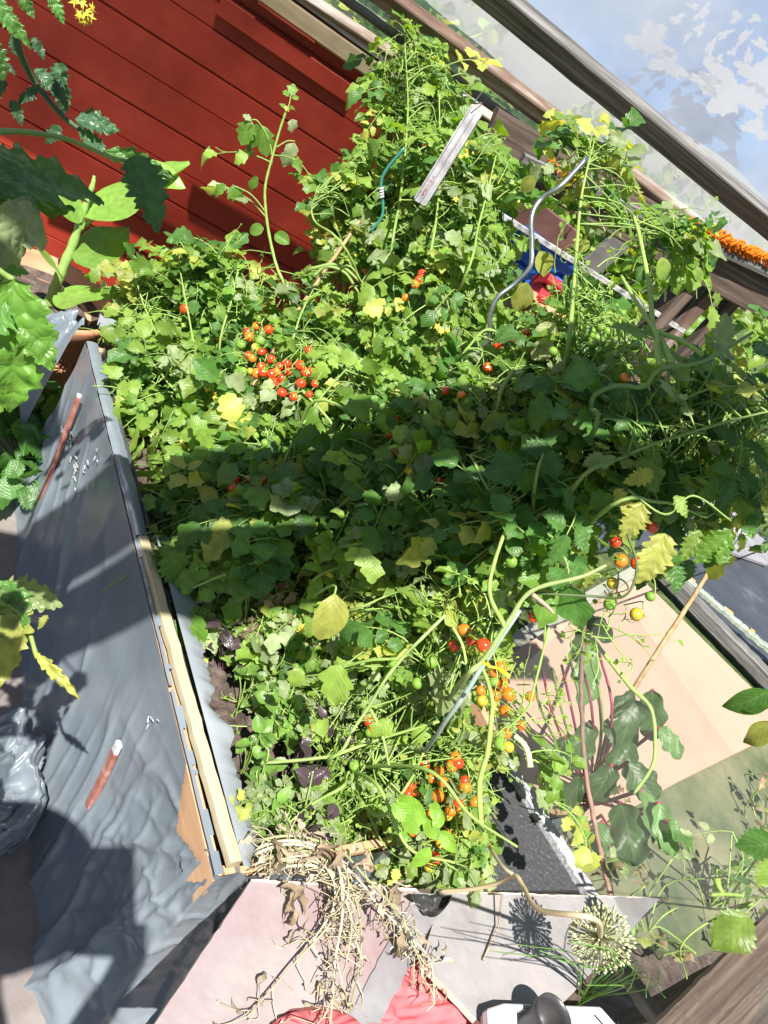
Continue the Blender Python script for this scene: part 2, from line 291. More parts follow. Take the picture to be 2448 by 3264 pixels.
# ------------------------------------------------------------------ leaf library
def leaflet_tpl(kind, rng, nr=9, nc=4):
    # returns verts (x along 0..1, y across, z up), uv, faces
    ts = np.linspace(0, 1, nr + 1)
    if kind == 'tomato':
        w = 0.33 * np.sin(np.pi * np.clip(ts, 0, 1) ** 0.74) ** 0.75; k = rng.integers(2, 5)
        w *= 1 + 0.19 * np.sin(ts * np.pi * 2 * k + rng.uniform(0, 3)) + 0.07 * np.sin(ts * 37 + rng.uniform(0, 3)); w[0] = 0.02; w[-1] = 0.0
    elif kind == 'basil':
        w = 0.30 * np.sin(np.pi * ts ** 0.8) ** 0.75; w[0] = 0.02; w[-1] = 0
    elif kind == 'round':
        w = 0.42 * np.sin(np.pi * ts ** 0.85) ** 0.6; w[0] = 0.03; w[-1] = 0.05
    elif kind == 'canna':
        w = 0.24 * np.sin(np.pi * ts ** 0.78) ** 0.8; w[0] = 0.03; w[-1] = 0
    elif kind == 'chard':
        w = 0.34 * np.sin(np.pi * ts ** 0.9) ** 0.5 * (1 + 0.14 * np.sin(ts * 17)); w[0] = 0.03; w[-1] = 0.04
    elif kind == 'pepper':
        w = 0.22 * np.sin(np.pi * ts ** 0.75) ** 0.9; w[0] = 0.02; w[-1] = 0
    elif kind == 'toothed':
        w = 0.36 * np.sin(np.pi * ts ** 0.7) ** 0.9; w = w * (1 + 0.3 * (((ts * nr / 2) % 1.0) > 0.4)); w[0] = 0.02; w[-1] = 0
    elif kind == 'big':
        w = 0.30 * np.sin(np.pi * ts ** 0.68) ** 0.8; sw_ = (ts * 5.5 + rng.uniform(0, 1)) % 1.0; w = w * (0.72 + 0.5 * sw_ + 0.10 * np.sin(ts * 61)); w[0] = 0.02; w[-1] = 0
    elif kind == 'curl':
        w = 0.2 * np.sin(np.pi * ts ** 0.8) ** 0.7 * (1 + 0.5 * rng.uniform(-1, 1, nr + 1)); w[0] = 0.02; w[-1] = 0.01
    droop = rng.uniform(0.1, 0.8) if kind not in ('curl',) else rng.uniform(0.8, 1.6)
    if kind in ('canna', 'chard', 'toothed', 'big'): droop *= 0.5
    fold = rng.uniform(0.05, 0.8) * (0.3 if kind in ('canna', 'chard', 'toothed', 'big') else 1) * (1 if kind not in ('curl',) else 1.8); wav = rng.uniform(0.01, 0.05) * (3 if kind in ('chard', 'curl') else 1)
    ph = rng.uniform(0, 6, 3); bend = rng.uniform(-0.2, 0.2); tw = rng.uniform(-0.9, 0.9) if kind in ('tomato', 'curl') else rng.uniform(-.3, .3)
    V = []; U = []
    for i, t in enumerate(ts):
        for j in range(nc + 1):
            s = j / nc * 2 - 1; y = w[i] * s
            # lobes point slightly forward
            x = t + 0.10 * abs(s) * w[i] * (1 if kind == 'tomato' else 0.3)
            z = -droop * t * t * 0.6 + fold * abs(y) - fold * 0.9 * y * y + (0.010 * math.sin(6.283 * (5.5 * t - 4 * abs(y))) * min(1, 5 * abs(s)) if kind == 'big' else 0) + wav * math.sin(9 * t + ph[0] + 3 * s) * abs(s)
            ca_, sa_ = math.cos(tw * t), math.sin(tw * t); z0 = -droop * t * t * 0.6; y, z = y * ca_ - (z - z0) * sa_, z0 + y * sa_ + (z - z0) * ca_
            V.append((x - 0.25 * droop * t ** 3, y + bend * t * t, z)); U.append((t, 0.5 + 0.5 * s))
    Fc = [(i * (nc + 1) + j, (i + 1) * (nc + 1) + j, (i + 1) * (nc + 1) + j + 1, i * (nc + 1) + j + 1) for i in range(nr) for j in range(nc)]
    return np.array(V), np.array(U), Fc
TPL = {}
for k_, nr, nc, cnt in (('tomato', 13, 4, 24), ('basil', 7, 4, 6), ('round', 7, 4, 6), ('canna', 16, 6, 4), ('chard', 18, 8, 5), ('pepper', 9, 4, 5), ('curl', 8, 3, 8), ('toothed', 16, 8, 6)):
    TPL[k_] = [leaflet_tpl(k_, RNG, nr, nc) for _ in range(cnt)]
BIGT = [leaflet_tpl('big', RNG, 36, 10) for _ in range(6)]
def put(mb, kind, o, d, up, s, col, width=1.0, tpl=None, mi=0):
    V, U, Fc = tpl if tpl is not None else TPL[kind][RNG.integers(len(TPL[kind]))]
    d = nrm(d); y = nrm(np.cross(up, d)); z = np.cross(d, y)
    P = np.asarray(o) + s * (V[:, :1] * d + V[:, 1:2] * width * y + V[:, 2:3] * z)
    mb.add(P, Fc, col, U, mi)
G0 = np.array([0.115, 0.235, 0.03]); G1 = np.array([0.215, 0.325, 0.055]); G2 = np.array([0.06, 0.15, 0.025]); GY = np.array([0.38, 0.4, 0.09]); GB = np.array([0.07, 0.175, 0.035])
DRY = np.array([0.33, 0.245, 0.175]); STEMC = np.array([0.2, 0.3, 0.07])
PALE = [0.06]
def leafcol(yel=0.1, dark=0.3):
    r = RNG.random()
    if RNG.random() < PALE[0]: return np.array([0.27, 0.34, 0.17]) * RNG.uniform(0.75, 1.2)
    a = G0 + (G1 - G0) * RNG.random()
    if r < yel: a = GY * RNG.uniform(0.6, 1.0) + G1 * 0.2
    elif r < yel + dark: a = G2 + (GB - G2) * RNG.random()
    return a * RNG.uniform(0.8, 1.2)
KO_ON = [True]; KO = [(-200, 780), (250, 830), (340, 940), (330, 1100), (400, 1350), (440, 1500), (520, 1900), (610, 2250), (690, 2640), (300, 2700), (-200, 2400)]
KEEP = []      # (x, y, r, depth): gaps kept in front of fruit
def hidden(p):
    if not KEEP: return False
    x, y, z = PX(p); K = KEEP_A
    if KO_ON[0] and (in_poly([x], [y], KO)[0] or (RNG.random() < 0.85 and any(in_poly([x], [y], h_)[0] for h_ in HOLES))): return True
    return bool((((K[:, 0] - x) ** 2 + (K[:, 1] - y) ** 2 < K[:, 2] ** 2) & (z < K[:, 3] + 0.02)).any())
def compound(lm, sm, base, d, length, yel=0.1, dark=0.3, size=1.0, pairs=3, kind='tomato', up=(0, 0, 1), scol=STEMC, dead=0.0, big=False):
    d = nrm(d); side = nrm(np.cross(d, up)); upv = nrm(np.cross(side, d)); droop = RNG.uniform(0.15, 0.55)
    ts = np.linspace(0, 1, 6); pts = np.array([base + d * length * t + upv * 0.10 * length * math.sin(t * 2.5) - np.array([0, 0, 1]) * droop * length * t * t for t in ts])
    tube(sm, pts, np.linspace(0.0014, 0.0007, 6) * (1 + length * 4), 4, scol * RNG.uniform(0.8, 1.2), cap=False)
    col = leafcol(yel, dark)
    def P(t): i = min(int(t * 5), 4); f = t * 5 - i; return pts[i] * (1 - f) + pts[i + 1] * f
    isd = RNG.random() < dead
    def leafl(o, dd, s):
        if hidden(np.asarray(o) + nrm(dd) * s * 0.5): return
        c = col * RNG.uniform(0.85, 1.15); u = nrm(np.array([0, 0, 1]) * 0.35 + SUN * 0.9 - FW * 0.2 + RNG.normal(0, 0.36, 3))
        if isd: put(lm, 'curl', o, dd + np.array([0, 0, -0.6]), u, s, DRY * RNG.uniform(0.7, 1.3), 1.3)
        else: put(lm, kind, o, dd, u, s, c, RNG.uniform(0.9, 1.35), tpl=(BIGT[RNG.integers(5)] if big else None))
    s0 = length * 0.42 * size
    for i in range(pairs):
        t = 0.35 + 0.5 * i / max(1, pairs - 1) if pairs > 1 else 0.6
        for sg in (-1, 1):
            o = P(t + RNG.uniform(-0.04, 0.04)); dd = d * RNG.uniform(0.3, 0.8) + side * sg + RNG.normal(0, 0.2, 3) - np.array([0, 0, droop * t])
            q = o + nrm(dd) * s0 * 0.18; tube(sm, [o, q], [0.0008, 0.0006], 3, scol, cap=False)
            leafl(q, dd, s0 * RNG.uniform(0.65, 0.95))
    leafl(pts[-1], pts[-1] - pts[-2] + RNG.normal(0, 0.01, 3), s0 * RNG.uniform(1.0, 1.3))
#@@PART2
# ================================================================== setting
Z = np.array([0, 0, 1.0]); nW = np.array([-0.463, 0.886, 0]); nW /= np.linalg.norm(nW); uW = np.array([nW[1], -nW[0], 0])
def wall_pt(u, z, D): return nW * D + uW * u + Z * z
mb = MB(); grid(mb, lambda u, v: np.array([-60 + 120 * u, -60 + 120 * v, 0.0]), 60, 60)
struct(mb.build('ground', M_GRASS)).name = 'ground'
# paving beside the bed (lies to the left)
mb = MB(); slab(mb, [(-3.2, -1.6, 0.012), (1.6, -1.6, 0.012), (1.4, 0.8, 0.012), (-0.4, 1.6, 0.012), (-1.2, 2.05, 0.012), (-3.2, 2.05, 0.012)], Z, 0.01)
struct(mb.build('paving', M_PAVE, smooth=False))
mb = MB()
for _ in range(420):       # crumbs of earth along the foot of the bed
    t = RNG.random(); a = np.array([-0.92, 1.75, 0.014]) * (1 - t) + np.array([0.17, 0.75, 0.014]) * t + np.array([-0.72, -0.69, 0]) * abs(RNG.normal(0, 0.02))
    r = RNG.uniform(0.002, 0.006); V = [(r, 0, 0), (-r, 0, 0), (0, r, 0), (0, -r, 0), (0, 0, r), (0, 0, -r)]
    mb.add(np.array(V) * RNG.uniform(0.6, 1.3, (6, 1)) + a, [(0, 2, 4), (2, 1, 4), (1, 3, 4), (3, 0, 4), (2, 0, 5), (1, 2, 5), (3, 1, 5), (0, 3, 5)])
tag(mb.build('loose_soil', M_SOIL), 'crumbs of dry earth along the foot of the bed', 'soil', kind='stuff')

# ---- red clad wall
DW = 3.24; z_tr = 1.30
rw = thing('red_wall', 'red painted board wall behind the tomato plants with pale trim on top', 'wall', wall_pt(0, 0, DW))
prof = []; z = 0.0; i = 0
while z < z_tr:
    bw = 0.125; lap = 0.010 if i % 2 else 0.004
    prof += [(z + 0.001, 0.0), (z + bw - lap, -0.0015 if i % 2 else -0.004), (z + bw - lap * 0.6, 0.012), (z + bw, 0.012)]; z += bw; i += 1
u0, u1 = -2.6, 0.95; V = []; nu = 36
for k in range(nu + 1):
    for (zz, dp) in prof: V.append(wall_pt(u0 + (u1 - u0) * k / nu, zz, DW + dp + 0.0012 * fbm(k * 0.3, zz * 3)))
w_ = len(prof); mb = MB(); mb.add(V, [(k * w_ + j, (k + 1) * w_ + j, (k + 1) * w_ + j + 1, k * w_ + j + 1) for k in range(nu) for j in range(w_ - 1)])
b0 = wall_pt(u0, 0, DW + 0.05); b1 = wall_pt(u1, 0, DW + 0.05); mb.add([b0, b1, b1 + Z * z_tr, b0 + Z * z_tr, wall_pt(u1, 0, DW), wall_pt(u1, z_tr, DW)], [(0, 1, 2, 3), (1, 4, 5, 2)])
o = mb.build('cladding', M_REDP, rw, smooth=False)
def zat(x, y, D): return PW(x, y, nW, D)[2]
def uat(x, y, D): return PW(x, y, nW, D) @ uW
for nm, pa, pb, zt in (('cover_board', (686, 44), (1107, 332), 1.235), ('cover_board', (823, 7), (1000, 140), 1.285)):
    D = DW - (0.02 if zt < 1.25 else 0.048); zl = (zat(*pa, D) + zat(*pb, D)) / 2; ue = uat(*pb, D)
    us = uat(*pa, D); beam(nm, wall_pt(us, (zl + zt) / 2, D), wall_pt(ue, (zl + zt) / 2, D), 0.026, zt - zl, M_REDP, rw, sub=10, rough=0.0004, bev=0.15)
beam('trim', wall_pt(-2.6, 1.318, DW - 0.02), wall_pt(0.72, 1.318, DW - 0.02), 0.06, 0.062, M_TRIM, rw, sub=20)
beam('ledge', wall_pt(-2.6, 1.372, DW - 0.02), wall_pt(0.9, 1.372, DW - 0.02), 0.05, 0.035, M_GREYW, rw, sub=20)

# ---- greenhouse end wall of rails and film
DG = 2.6
gw = thing('greenhouse_wall', 'weathered timber rails and posts carrying clouded film above the red wall', 'greenhouse wall', wall_pt(0.3, 0, DG))
def rail(nm, pa, pb, w, h, m_, tilt=0.0, D=DG, ext=0.8, sub=30, rough=0.0005, ext2=None):
    A = PW(*pa, nW, D); B = PW(*pb, nW, D); ax = nrm(B - A); return beam(nm, A - ax * ext, B + ax * (ext if ext2 is None else ext2), w, h, m_, gw, tilt, sub, rough)
rail('rail', (1588, 0), (2448, 712), 0.088, 0.042, M_GREYW, rad(-42))
rail('rail', (1262, 12), (2195, 706), 0.066, 0.038, M_PEEL, rad(-42))
rail('rail', (989, 0), (1704, 472), 0.03, 0.028, M_PEEL, rad(-30), ext2=0.0)
rail('rail', (1105, 0), (1800, 505), 0.02, 0.022, M_GREYW, rad(-30), D=DG + 0.04, ext2=0.0)
rail('rail', (1560, 430), (2448, 945), 0.06, 0.155, M_BROWNW, 0, D=DG - 0.02, ext=0.02, ext2=0.8)
rail('rail', (1990, 655), (2448, 868), 0.05, 0.03, M_GREYW, 0, D=DG - 0.06, ext=0.4, ext2=0.8)
rail('metal_strip', (1605, 690), (2150, 1036), 0.014, 0.018, noisy('dull_white_metal', [(0.4, (0.14, 0.14, 0.14)), (0.55, (0.45, 0.45, 0.46))], 18, 0.4), 0, ext=0.05)
for (pa, pb, w) in (((2190, 905), (1640, 1560), 0.10), ((2258, 930), (1716, 1560), 0.075), ((2330, 965), (1800, 1560), 0.05)):
    A = PW(*pa, nW, DG + 0.03); beam('post', np.array([A[0], A[1], 0.0]), np.array([A[0], A[1], A[2] + 0.08]), w, 0.05, M_BROWNW if w != 0.075 else M_PEEL, gw, rad(28), 20, upref=(1, 0.0, 0))
mb = MB(); zb = 1.43
grid(mb, lambda u, v: wall_pt(-1.2 + 3.6 * u, zb + (3.2 - zb) * v, DG + 0.075 + 0.012 * fbm(u * 5, v * 4) + 0.25 * v), 40, 24)
mb.build('film', M_HAZE, gw)
# orange ruffled garland on the dark rail
for (a, b, nn, rr) in (((2188, 713), (2470, 842), 100, 0.011), ((1750, 515), (1840, 590), 9, 0.007)):
    mb = MB(); A = PW(*a, nW, DG - 0.09); B = PW(*b, nW, DG - 0.09)
    for k in range(nn):
        p = A + (B - A) * (k + RNG.uniform(-.4, .4)) / nn + RNG.normal(0, 0.004, 3); q = [p + np.array([math.cos(s) * rr * 1.0, math.sin(s * 1.7) * rr, math.sin(s) * rr * 1.5]) * RNG.uniform(.7, 1.3) for s in np.linspace(0, 5, 8)]
        tube(mb, q, 0.0042, 5)
    tag(mb.build('garland', M_RUSTY), 'long ruffled orange yarn garland on the dark rail under the film' if nn == 100 else 'short piece of orange yarn garland half hidden behind the yellow leaves', 'garland')
# blue and white sheet behind the film
M_BLUE = noisy('blue_sheet', [(0.3, (0.04, 0.3, 0.75)), (0.7, (0.12, 0.45, 0.85))], 1.5, 0.5, 0.4, 0.3, 0.01, bscale=6)
M_WPATCH = noisy('white_patch', [(0.3, (0.6, 0.61, 0.66)), (0.7, (0.7, 0.7, 0.74))], 10, 0.6, 0.3, 0.3, 0.003)
bs = thing('plastic_sheet', 'bright blue plastic sheet with torn white patches hanging behind the film', 'sheet', wall_pt(0.6, 1.2, 3.4))
mb = MB(); DB = 3.4
c00, c10, c01 = PW(1900, -160, nW, DB), PW(2700, 520, nW, DB), PW(2140, 240, nW, DB)
grid(mb, lambda u, v: wall_pt(0.15 + 2.2 * u, 1.78 + 0.04 * math.sin(u * 9) + (1.4) * v, DB + 0.03 * fbm(u * 6, v * 4)), 30, 20); mb.build('sheet', M_BLUE, bs)
def patch(cx, cy, rx, ry, rot, seed, D=DB - 0.10):
    P = []; n = 64
    for i in range(n):
        a = i / n * 6.2832; r = 1 + 0.28 * math.sin(3 * a + seed) + 0.18 * math.sin(5 * a + seed * 2.3) + 0.13 * math.sin(9 * a + seed * 1.7) + 0.09 * math.sin(17 * a + seed * 3.1) + 0.06 * math.sin(29 * a + seed)
        x = rx * r * math.cos(a); y = ry * r * math.sin(a); P.append((cx + x * math.cos(rot) - y * math.sin(rot), cy + x * math.sin(rot) + y * math.cos(rot)))
    mb = MB(); slab(mb, [PW(x, y, nW, D) for x, y in P][::-1], -nW, 0.004); mb.build('patch', M_WPATCH, bs, smooth=False)
for i, (x, y, rx, ry, ro) in enumerate(((2075, 130, 62, 52, .3), (2130, 205, 60, 34, .6), (2330, 290, 115, 62, .5), (2420, 240, 60, 50, .2), (2250, 265, 45, 30, .6), (2410, 410, 42, 26, .6), (2160, 60, 24, 12, -.6), (2240, 40, 30, 13, -.8), (2230, 95, 14, 20, .3), (2265, 150, 12, 26, .5), (2310, 110, 26, 10, -.5), (2345, 55, 14, 22, .4), (2370, 120, 12, 32, .7), (2405, 60, 20, 12, -.4), (2425, 140, 26, 16, .6), (2290, 190, 10, 18, .8), (2335, 165, 18, 10, -.6), (2210, 20, 16, 9, .2), (2190, 120, 18, 8, -.9), (2385, 180, 14, 24, .2))): patch(x, y, rx, ry, ro, i * 1.37)

# ---- raised bed
A0 = PZ(283, 1095, 0.5); B0 = PZ(697, 2792, 0.5); e1 = nrm(A0 - B0); e2 = np.array([-e1[1], e1[0], 0.0]); e2 = e2 if e2[0] > 0 else -e2
LB = np.linalg.norm(A0 - B0); WB = 0.80
rb = thing('raised_bed', 'raised bed of boards wrapped in grey plastic film, filled with dark soil', 'raised bed', (A0 + B0) / 2 + e2 * 0.4 - Z * 0.5)
hole = [(596, 2420), (640, 2600), (672, 2780), (655, 2775), (600, 2700), (562, 2650), (580, 2520)]
hole2 = [(562, 2725), (577, 2755), (588, 2810), (580, 2790)]
LT = LB + 0.95
def cover(u, v):
    s = u * LT; on = s < LB; t = s if on else s - LB
    n = -e2 if on else -e1
    base = (A0 - e1 * t) if on else (B0 + e2 * t)
    c = math.exp(-((s - LB) / 0.22) ** 2)           # loose and crumpled round the corner
    if abs(s - LB) < 0.04: n = nrm(-e2 * (0.5 - (s - LB) / 0.08) - e1 * (0.5 + (s - LB) / 0.08)); base = base + n * -0.008
    q = s - v * 0.30 + 0.02 * fbm(s * 1.5, v * 1.2, 6)
    rg = lambda x: 1 - abs(math.sin(x))
    w = 0.0035 * 1.6 * rg(15 * q + 1.6 * math.sin(5 * s) + fbm(s, v * .7)) ** 4 * (0.6 + 0.5 * fbm(s * 2.5, v * 1.3, 9)) + 0.0035 * rg(39 * q + 2.2 * math.sin(6 * s)) ** 3 * max(0, fbm(s * 3, v * 2, 4)) + 0.003 * fbm(s * 2, v * 1.5, 3)
    w *= 0.35 + 1.1 * min(1, v * 2)
    r = math.hypot(s - LB, v * 0.5 + 0.03); th = math.atan2(s - LB, v * 0.5 + 0.03)
    w += c * r * 0.07 * (rg(7.5 * th + 1.2 + 0.5 * fbm(s * 3, v * 2, 5)) ** 3 + 0.35 * rg(15 * th + 0.9 * fbm(s * 3, v * 2, 8)) ** 3 - 0.25)
    w += c * 0.006 * rg(16 * (s * 0.7 + v * 0.8) + 1.5 * fbm(s * 3, v * 3, 2)) ** 4 * min(1, v * 3)
    fl = 0.035 + 0.075 * min(1, s / LB)
    return base + n * max(0.003, 0.009 + w * min(1, v * 8) + fl * v * v) - Z * (0.5 * v * 0.985)
mb = MB()
def sk(p):
    x, y, z = PX(p); return bool(in_poly([x], [y], hole)[0] or in_poly([x], [y], hole2)[0])
grid(mb, cover, 420, 90, skip=sk); mb.build('side_cover', M_FILM, rb)
# film folded over the top edge
def topfilm(u, v):
    s = u * LB; p = A0 - e1 * s; wd = 0.028 + 0.012 * u + 0.003 * fbm(u * 9, 0.3)
    return p - e2 * 0.008 + e2 * (wd * v) + Z * (0.004 + 0.004 * math.sin(v * 3.1) + 0.001 * fbm(u * 30, v * 3))
mb = MB(); grid(mb, topfilm, 160, 6, skip=lambda p: (p - A0) @ -e1 > LB * 0.50 + 0.02 * fbm(p[0] * 30, p[1] * 30) and (p - A0) @ e2 > 0.001 + 0.004 * fbm(p[0] * 40, 1)); mb.build('edge_film', M_FILM, rb)
# torn flap standing inside the edge
def flap(u, v):
    s = LB * (0.50 + 0.50 * u); p = A0 - e1 * s; wd = 0.055 * math.sin(min(1, u * 4 + 0.1) * 1.57) + 0.012 * fbm(u * 13, 2.0) + 0.006 * fbm(u * 21, 5.0)
    return p + e2 * (0.034 + max(0.012, wd) * v) + Z * (0.020 - 0.02 * v * v + 0.010 * v * fbm(u * 5, 1.5))
mb = MB(); grid(mb, flap, 140, 8); mb.build('torn_flap', M_FILM2, rb)
mb = MB()
def inner(u, v): s = LB * u; return A0 - e1 * s + e2 * (0.036 + 0.01 * v + 0.003 * fbm(u * 20, v * 5)) - Z * (0.09 * v - 0.004)
grid(mb, inner, 100, 4); mb.build('inner_liner', M_FILM2, rb)
beam('batten', A0 - e1 * LB * 0.50 + e2 * 0.010 + Z * 0.004, B0 + e1 * 0.01 + e2 * 0.026 + Z * 0.008, 0.021, 0.020, M_BATTEN, rb, 0, 30, 0.0006)
beam('side_board', A0 + e2 * 0.008 - Z * 0.26, B0 + e1 * 0.0 + e2 * 0.008 - Z * 0.26, 0.018, 0.49, M_PLY, rb, 0, 10, 0.0)
beam('side_board', B0 + e1 * 0.012 + e2 * 0.02 - Z * 0.26, B0 + e1 * 0.012 + e2 * 0.79 - Z * 0.26, 0.018, 0.49, M_PLY, rb, 0, 10, 0.0)
beam('side_board', B0 + e2 * WB - Z * 0.26, A0 + e2 * WB - Z * 0.26, 0.02, 0.50, M_PLY, rb, 0, 10, 0.0)
beam('side_board', A0 + e1 * 0.012 + e2 * 0.02 - Z * 0.26, A0 + e1 * 0.012 + e2 * 0.8 - Z * 0.26, 0.018, 0.49, M_PLY, rb, 0, 10, 0.0)
mb = MB(); grid(mb, lambda u, v: B0 + e1 * (LB * 1.0 * u) + e2 * (0.045 + 0.735 * v) + Z * (-0.085 + 0.008 * fbm(u * 9, v * 7) + 0.006 * fbm(u * 33, v * 26, 2)), 200, 110)
o = mb.build('bed_soil', M_SOIL, rb)
mb = MB(); FE = [(1560, 2405), (1615, 2400), (1870, 2838), (1500, 2838), (1480, 2600)]
slab(mb, [PZ(x, y, 0.492) for x, y in FE][::-1], Z, 0.01); mb.build('felt_lining', M_FELT, rb, smooth=False)
beam('edge_strip', PZ(1545, 2330, 0.498), PZ(1890, 2868, 0.498), 0.030, 0.022, M_FOILS, rb, 0, 30, 0.001)
# scratches of white paint on the film
def onface(x, y, off=0.018):
    n = -e2; r = ray(x, y); D = n @ A0 + off; return CAM + r * ((D - n @ CAM) / (n @ r))
M_FLAKE = mat('flaked_white_paint', (0.5, 0.52, 0.52), 0.6)
for (x0, y0, k, sx, sy) in ((225, 1420, 7, 5, 24), (240, 1520, 8, 5, 46), (245, 1650, 7, 5, 36), (270, 1500, 4, 12, 50), (300, 1450, 3, 8, 30), (480, 2280, 4, 10, 44), (200, 1350, 2, 5, 10)):
    for _ in range(k):
        x = x0 + RNG.normal(0, sx); y = y0 + RNG.normal(0, sy); a = RNG.uniform(-0.5, 0.9); mb = MB(); pts = []; nn = 5; l = RNG.uniform(4, 12)
        for i in range(nn): w = RNG.uniform(0.8, 2.6) * (1 if 0 < i < nn - 1 else 0.3); xx = x + math.sin(a) * l * i / 2 + RNG.normal(0, 1); yy = y + math.cos(a) * l * i / 2; pts.append((xx, yy, w))
        slab(mb, [onface(px_ - w, py_) for px_, py_, w in pts] + [onface(px_ + w, py_) for px_, py_, w in pts[::-1]], -e2, 0.001)
        mb.build('paint_flake', M_FLAKE, rb, smooth=False)
# flat stakes leaning on the film
def stake(pa, pb, w, label, off, tip):
    A = onface(*pa, off); B = onface(*pb, off); t = thing('stake', label, 'stake', B, 'stakes leaning on the plastic cover')
    beam('shaft', A, B, 0.010, w, M_RUST, t, 0, 20, 0.0004, upref=tuple(nrm(np.cross(B - A, -e2)))); 
    ax = nrm(A - B); beam('tip', A + ax * 0.0005, A + ax * tip, 0.0105, w * 1.02, M_WHITE, t, 0, 3, 0, 0.3, upref=tuple(nrm(np.cross(B - A, -e2))))
stake((251, 1265), (95, 1690), 0.017, 'long rust-brown stake against the far end of the grey plastic cover', 0.03, 0.006)
stake((368, 2395), (200, 2740), 0.019, 'red-brown worn stake with white tip on the near part of the cover', 0.045, 0.02)

# ---- far end liner around the pot
mb = MB()
def drape(u, v):
    p = A0 + e1 * (0.0 + 0.10 * v) - e2 * (0.03 + 0.10 * u * (0.4 + v)) + Z * (0.035 - 0.02 * v + 0.0 * u - 0.30 * u * u * (1.2 - v) + 0.02 * math.sin(9 * v + 4 * u) + 0.012 * fbm(u * 4, v * 5))
    return p
grid(mb, drape, 30, 24); mb.build('loose_film', M_FILM, rb)
mb = MB(); grid(mb, lambda u, v: A0 + e1 * (0.02 + 0.05 * v) + e2 * (0.015 + 0.11 * u) + Z * (0.04 - 0.05 * u + 0.012 * math.sin(11 * v + 7 * u) + 0.02 * v), 20, 12); mb.build('loose_film', M_FILM2, rb)

# ---- terracotta pot with canna
def lathe(mb, c, prof, n=48, mi=0, squash=(1, 1)):
    V = [np.array([c[0] + r * math.cos(a), c[1] + r * math.sin(a), c[2] + z]) for (r, z) in prof for a in np.arange(n) * 2 * math.pi / n]
    mb.add(V, [(i * n + j, i * n + (j + 1) % n, (i + 1) * n + (j + 1) % n, (i + 1) * n + j) for i in range(len(prof) - 1) for j in range(n)], mi=mi)
pc = PD(150, 915, 2.62); ptop = pc[2] ; pr = 0.21
pot = thing('flower_pot', 'large terracotta pot with moulded flower rosettes at the far end of the bed', 'flower pot', (pc[0], pc[1], 0))
mb = MB(); hgt = ptop
lathe(mb, (pc[0], pc[1], 0), [(0.0, 0.012), (pr * 0.66, 0.012), (pr * 0.7, 0.02), (pr * 0.86, hgt * 0.70), (pr * 0.88, hgt * 0.76), (pr * 0.93, hgt * 0.765), (pr * 0.96, hgt * 0.79), (pr * 0.93, hgt * 0.81), (pr * 0.95, hgt * 0.825), (pr * 1.0, hgt * 0.84), (pr * 1.03, hgt * 0.97), (pr * 1.02, hgt), (pr * 0.97, hgt * 1.0), (pr * 0.94, hgt * 0.98), (pr * 0.9, hgt * 0.85), (0, hgt * 0.84)], 64)
mb.build('body', M_TERRA, pot)
for k in range(14):
    a0 = k / 14 * 6.283 + 0.15; mb = MB(); nrmv = np.array([math.cos(a0), math.sin(a0), 0]); tv = np.array([-math.sin(a0), math.cos(a0), 0]); cc = np.array([pc[0], pc[1], hgt * 0.60]) + nrmv * pr * 0.842
    for q in range(12):
        b = q / 12 * 6.283; d = tv * math.cos(b) + Z * math.sin(b); tube(mb, [cc + d * 0.006, cc + d * 0.02 + nrmv * 0.004, cc + d * 0.032], [0.003, 0.005, 0.003], 6)
    tube(mb, [cc, cc + nrmv * 0.008], [0.008, 0.005], 8)
    mb.build('rosette', M_TERRA, pot)
mb = MB(); grid(mb, lambda u, v: np.array([pc[0] + pr * .93 * v * math.cos(u * 6.2832), pc[1] + pr * .93 * v * math.sin(u * 6.2832), hgt * 0.86 + 0.006 * fbm(u * 5, v * 5)]), 30, 8)
tag(mb.build('pot_soil', M_SOIL), 'dark potting soil filling the large terracotta pot', 'soil')

# ---- dusty panels on the bench at the near end
zs = 0.512
bench = thing('bench', 'low dark timber bench under the dusty grey panels', 'bench', PZ(1300, 3200, 0.0))
for (a, b) in (((830, 2860), (2040, 2900)), ((560, 3320), (1760, 3290))):
    zz_ = zs - (0.045 if a[0] == 830 else 0.16); A = PZ(*a, zz_); B = PZ(*b, zz_); beam('frame_bar', A, B, 0.035, 0.05, M_BROWNW, bench, 0, 10)
A = PZ(2000, 2900, zs - 0.045); B = PZ(1760, 3230, zs - 0.045); beam('frame_bar', A, B, 0.035, 0.05, M_BROWNW, bench, 0, 10)
A = PZ(1960, 3060, 0.40); B = PZ(2110, 3270, 0.40); beam('brace', A, B, 0.03, 0.03, M_PEEL, bench, 0, 10)
A = PZ(1800, 3110, 0.22); B = PZ(2150, 3330, 0.22); beam('shelf', A, B, 0.16, 0.02, M_BROWNW, bench, 0, 10)
for p in ((1990, 2905), (1770, 3210), (860, 2880), (700, 3180)):
    q = PZ(*p, zs - 0.07); beam('leg', np.array([q[0], q[1], 0.01]), q, 0.04, 0.04, M_BROWNW, bench, 0, 6, upref=(1, 0, 0))
def edge_poly(pts, amp, z):
    out = []; k = len(pts)
    for i in range(k):
        a = np.array(pts[i], float); b = np.array(pts[(i + 1) % k], float); n = max(2, int(np.linalg.norm(b - a) / 25))
        for t in np.arange(n) / n: out.append(a + (b - a) * t + RNG.normal(0, amp, 2) * (0 < t))
    return [PZ(x, y, z) for x, y in out][::-1]
pl = thing('panel', 'dusty pink-grey panel with a pale chipped edge, between plastic cover and taped seam', 'panel', PZ(1000, 3000, zs))
mb = MB(); slab(mb, edge_poly([(800, 2806), (1335, 2838), (1135, 3228), (1040, 3205), (930, 3212), (870, 3260), (840, 3400), (400, 3400)], 1.2, zs), Z, 0.014, 0, 1)
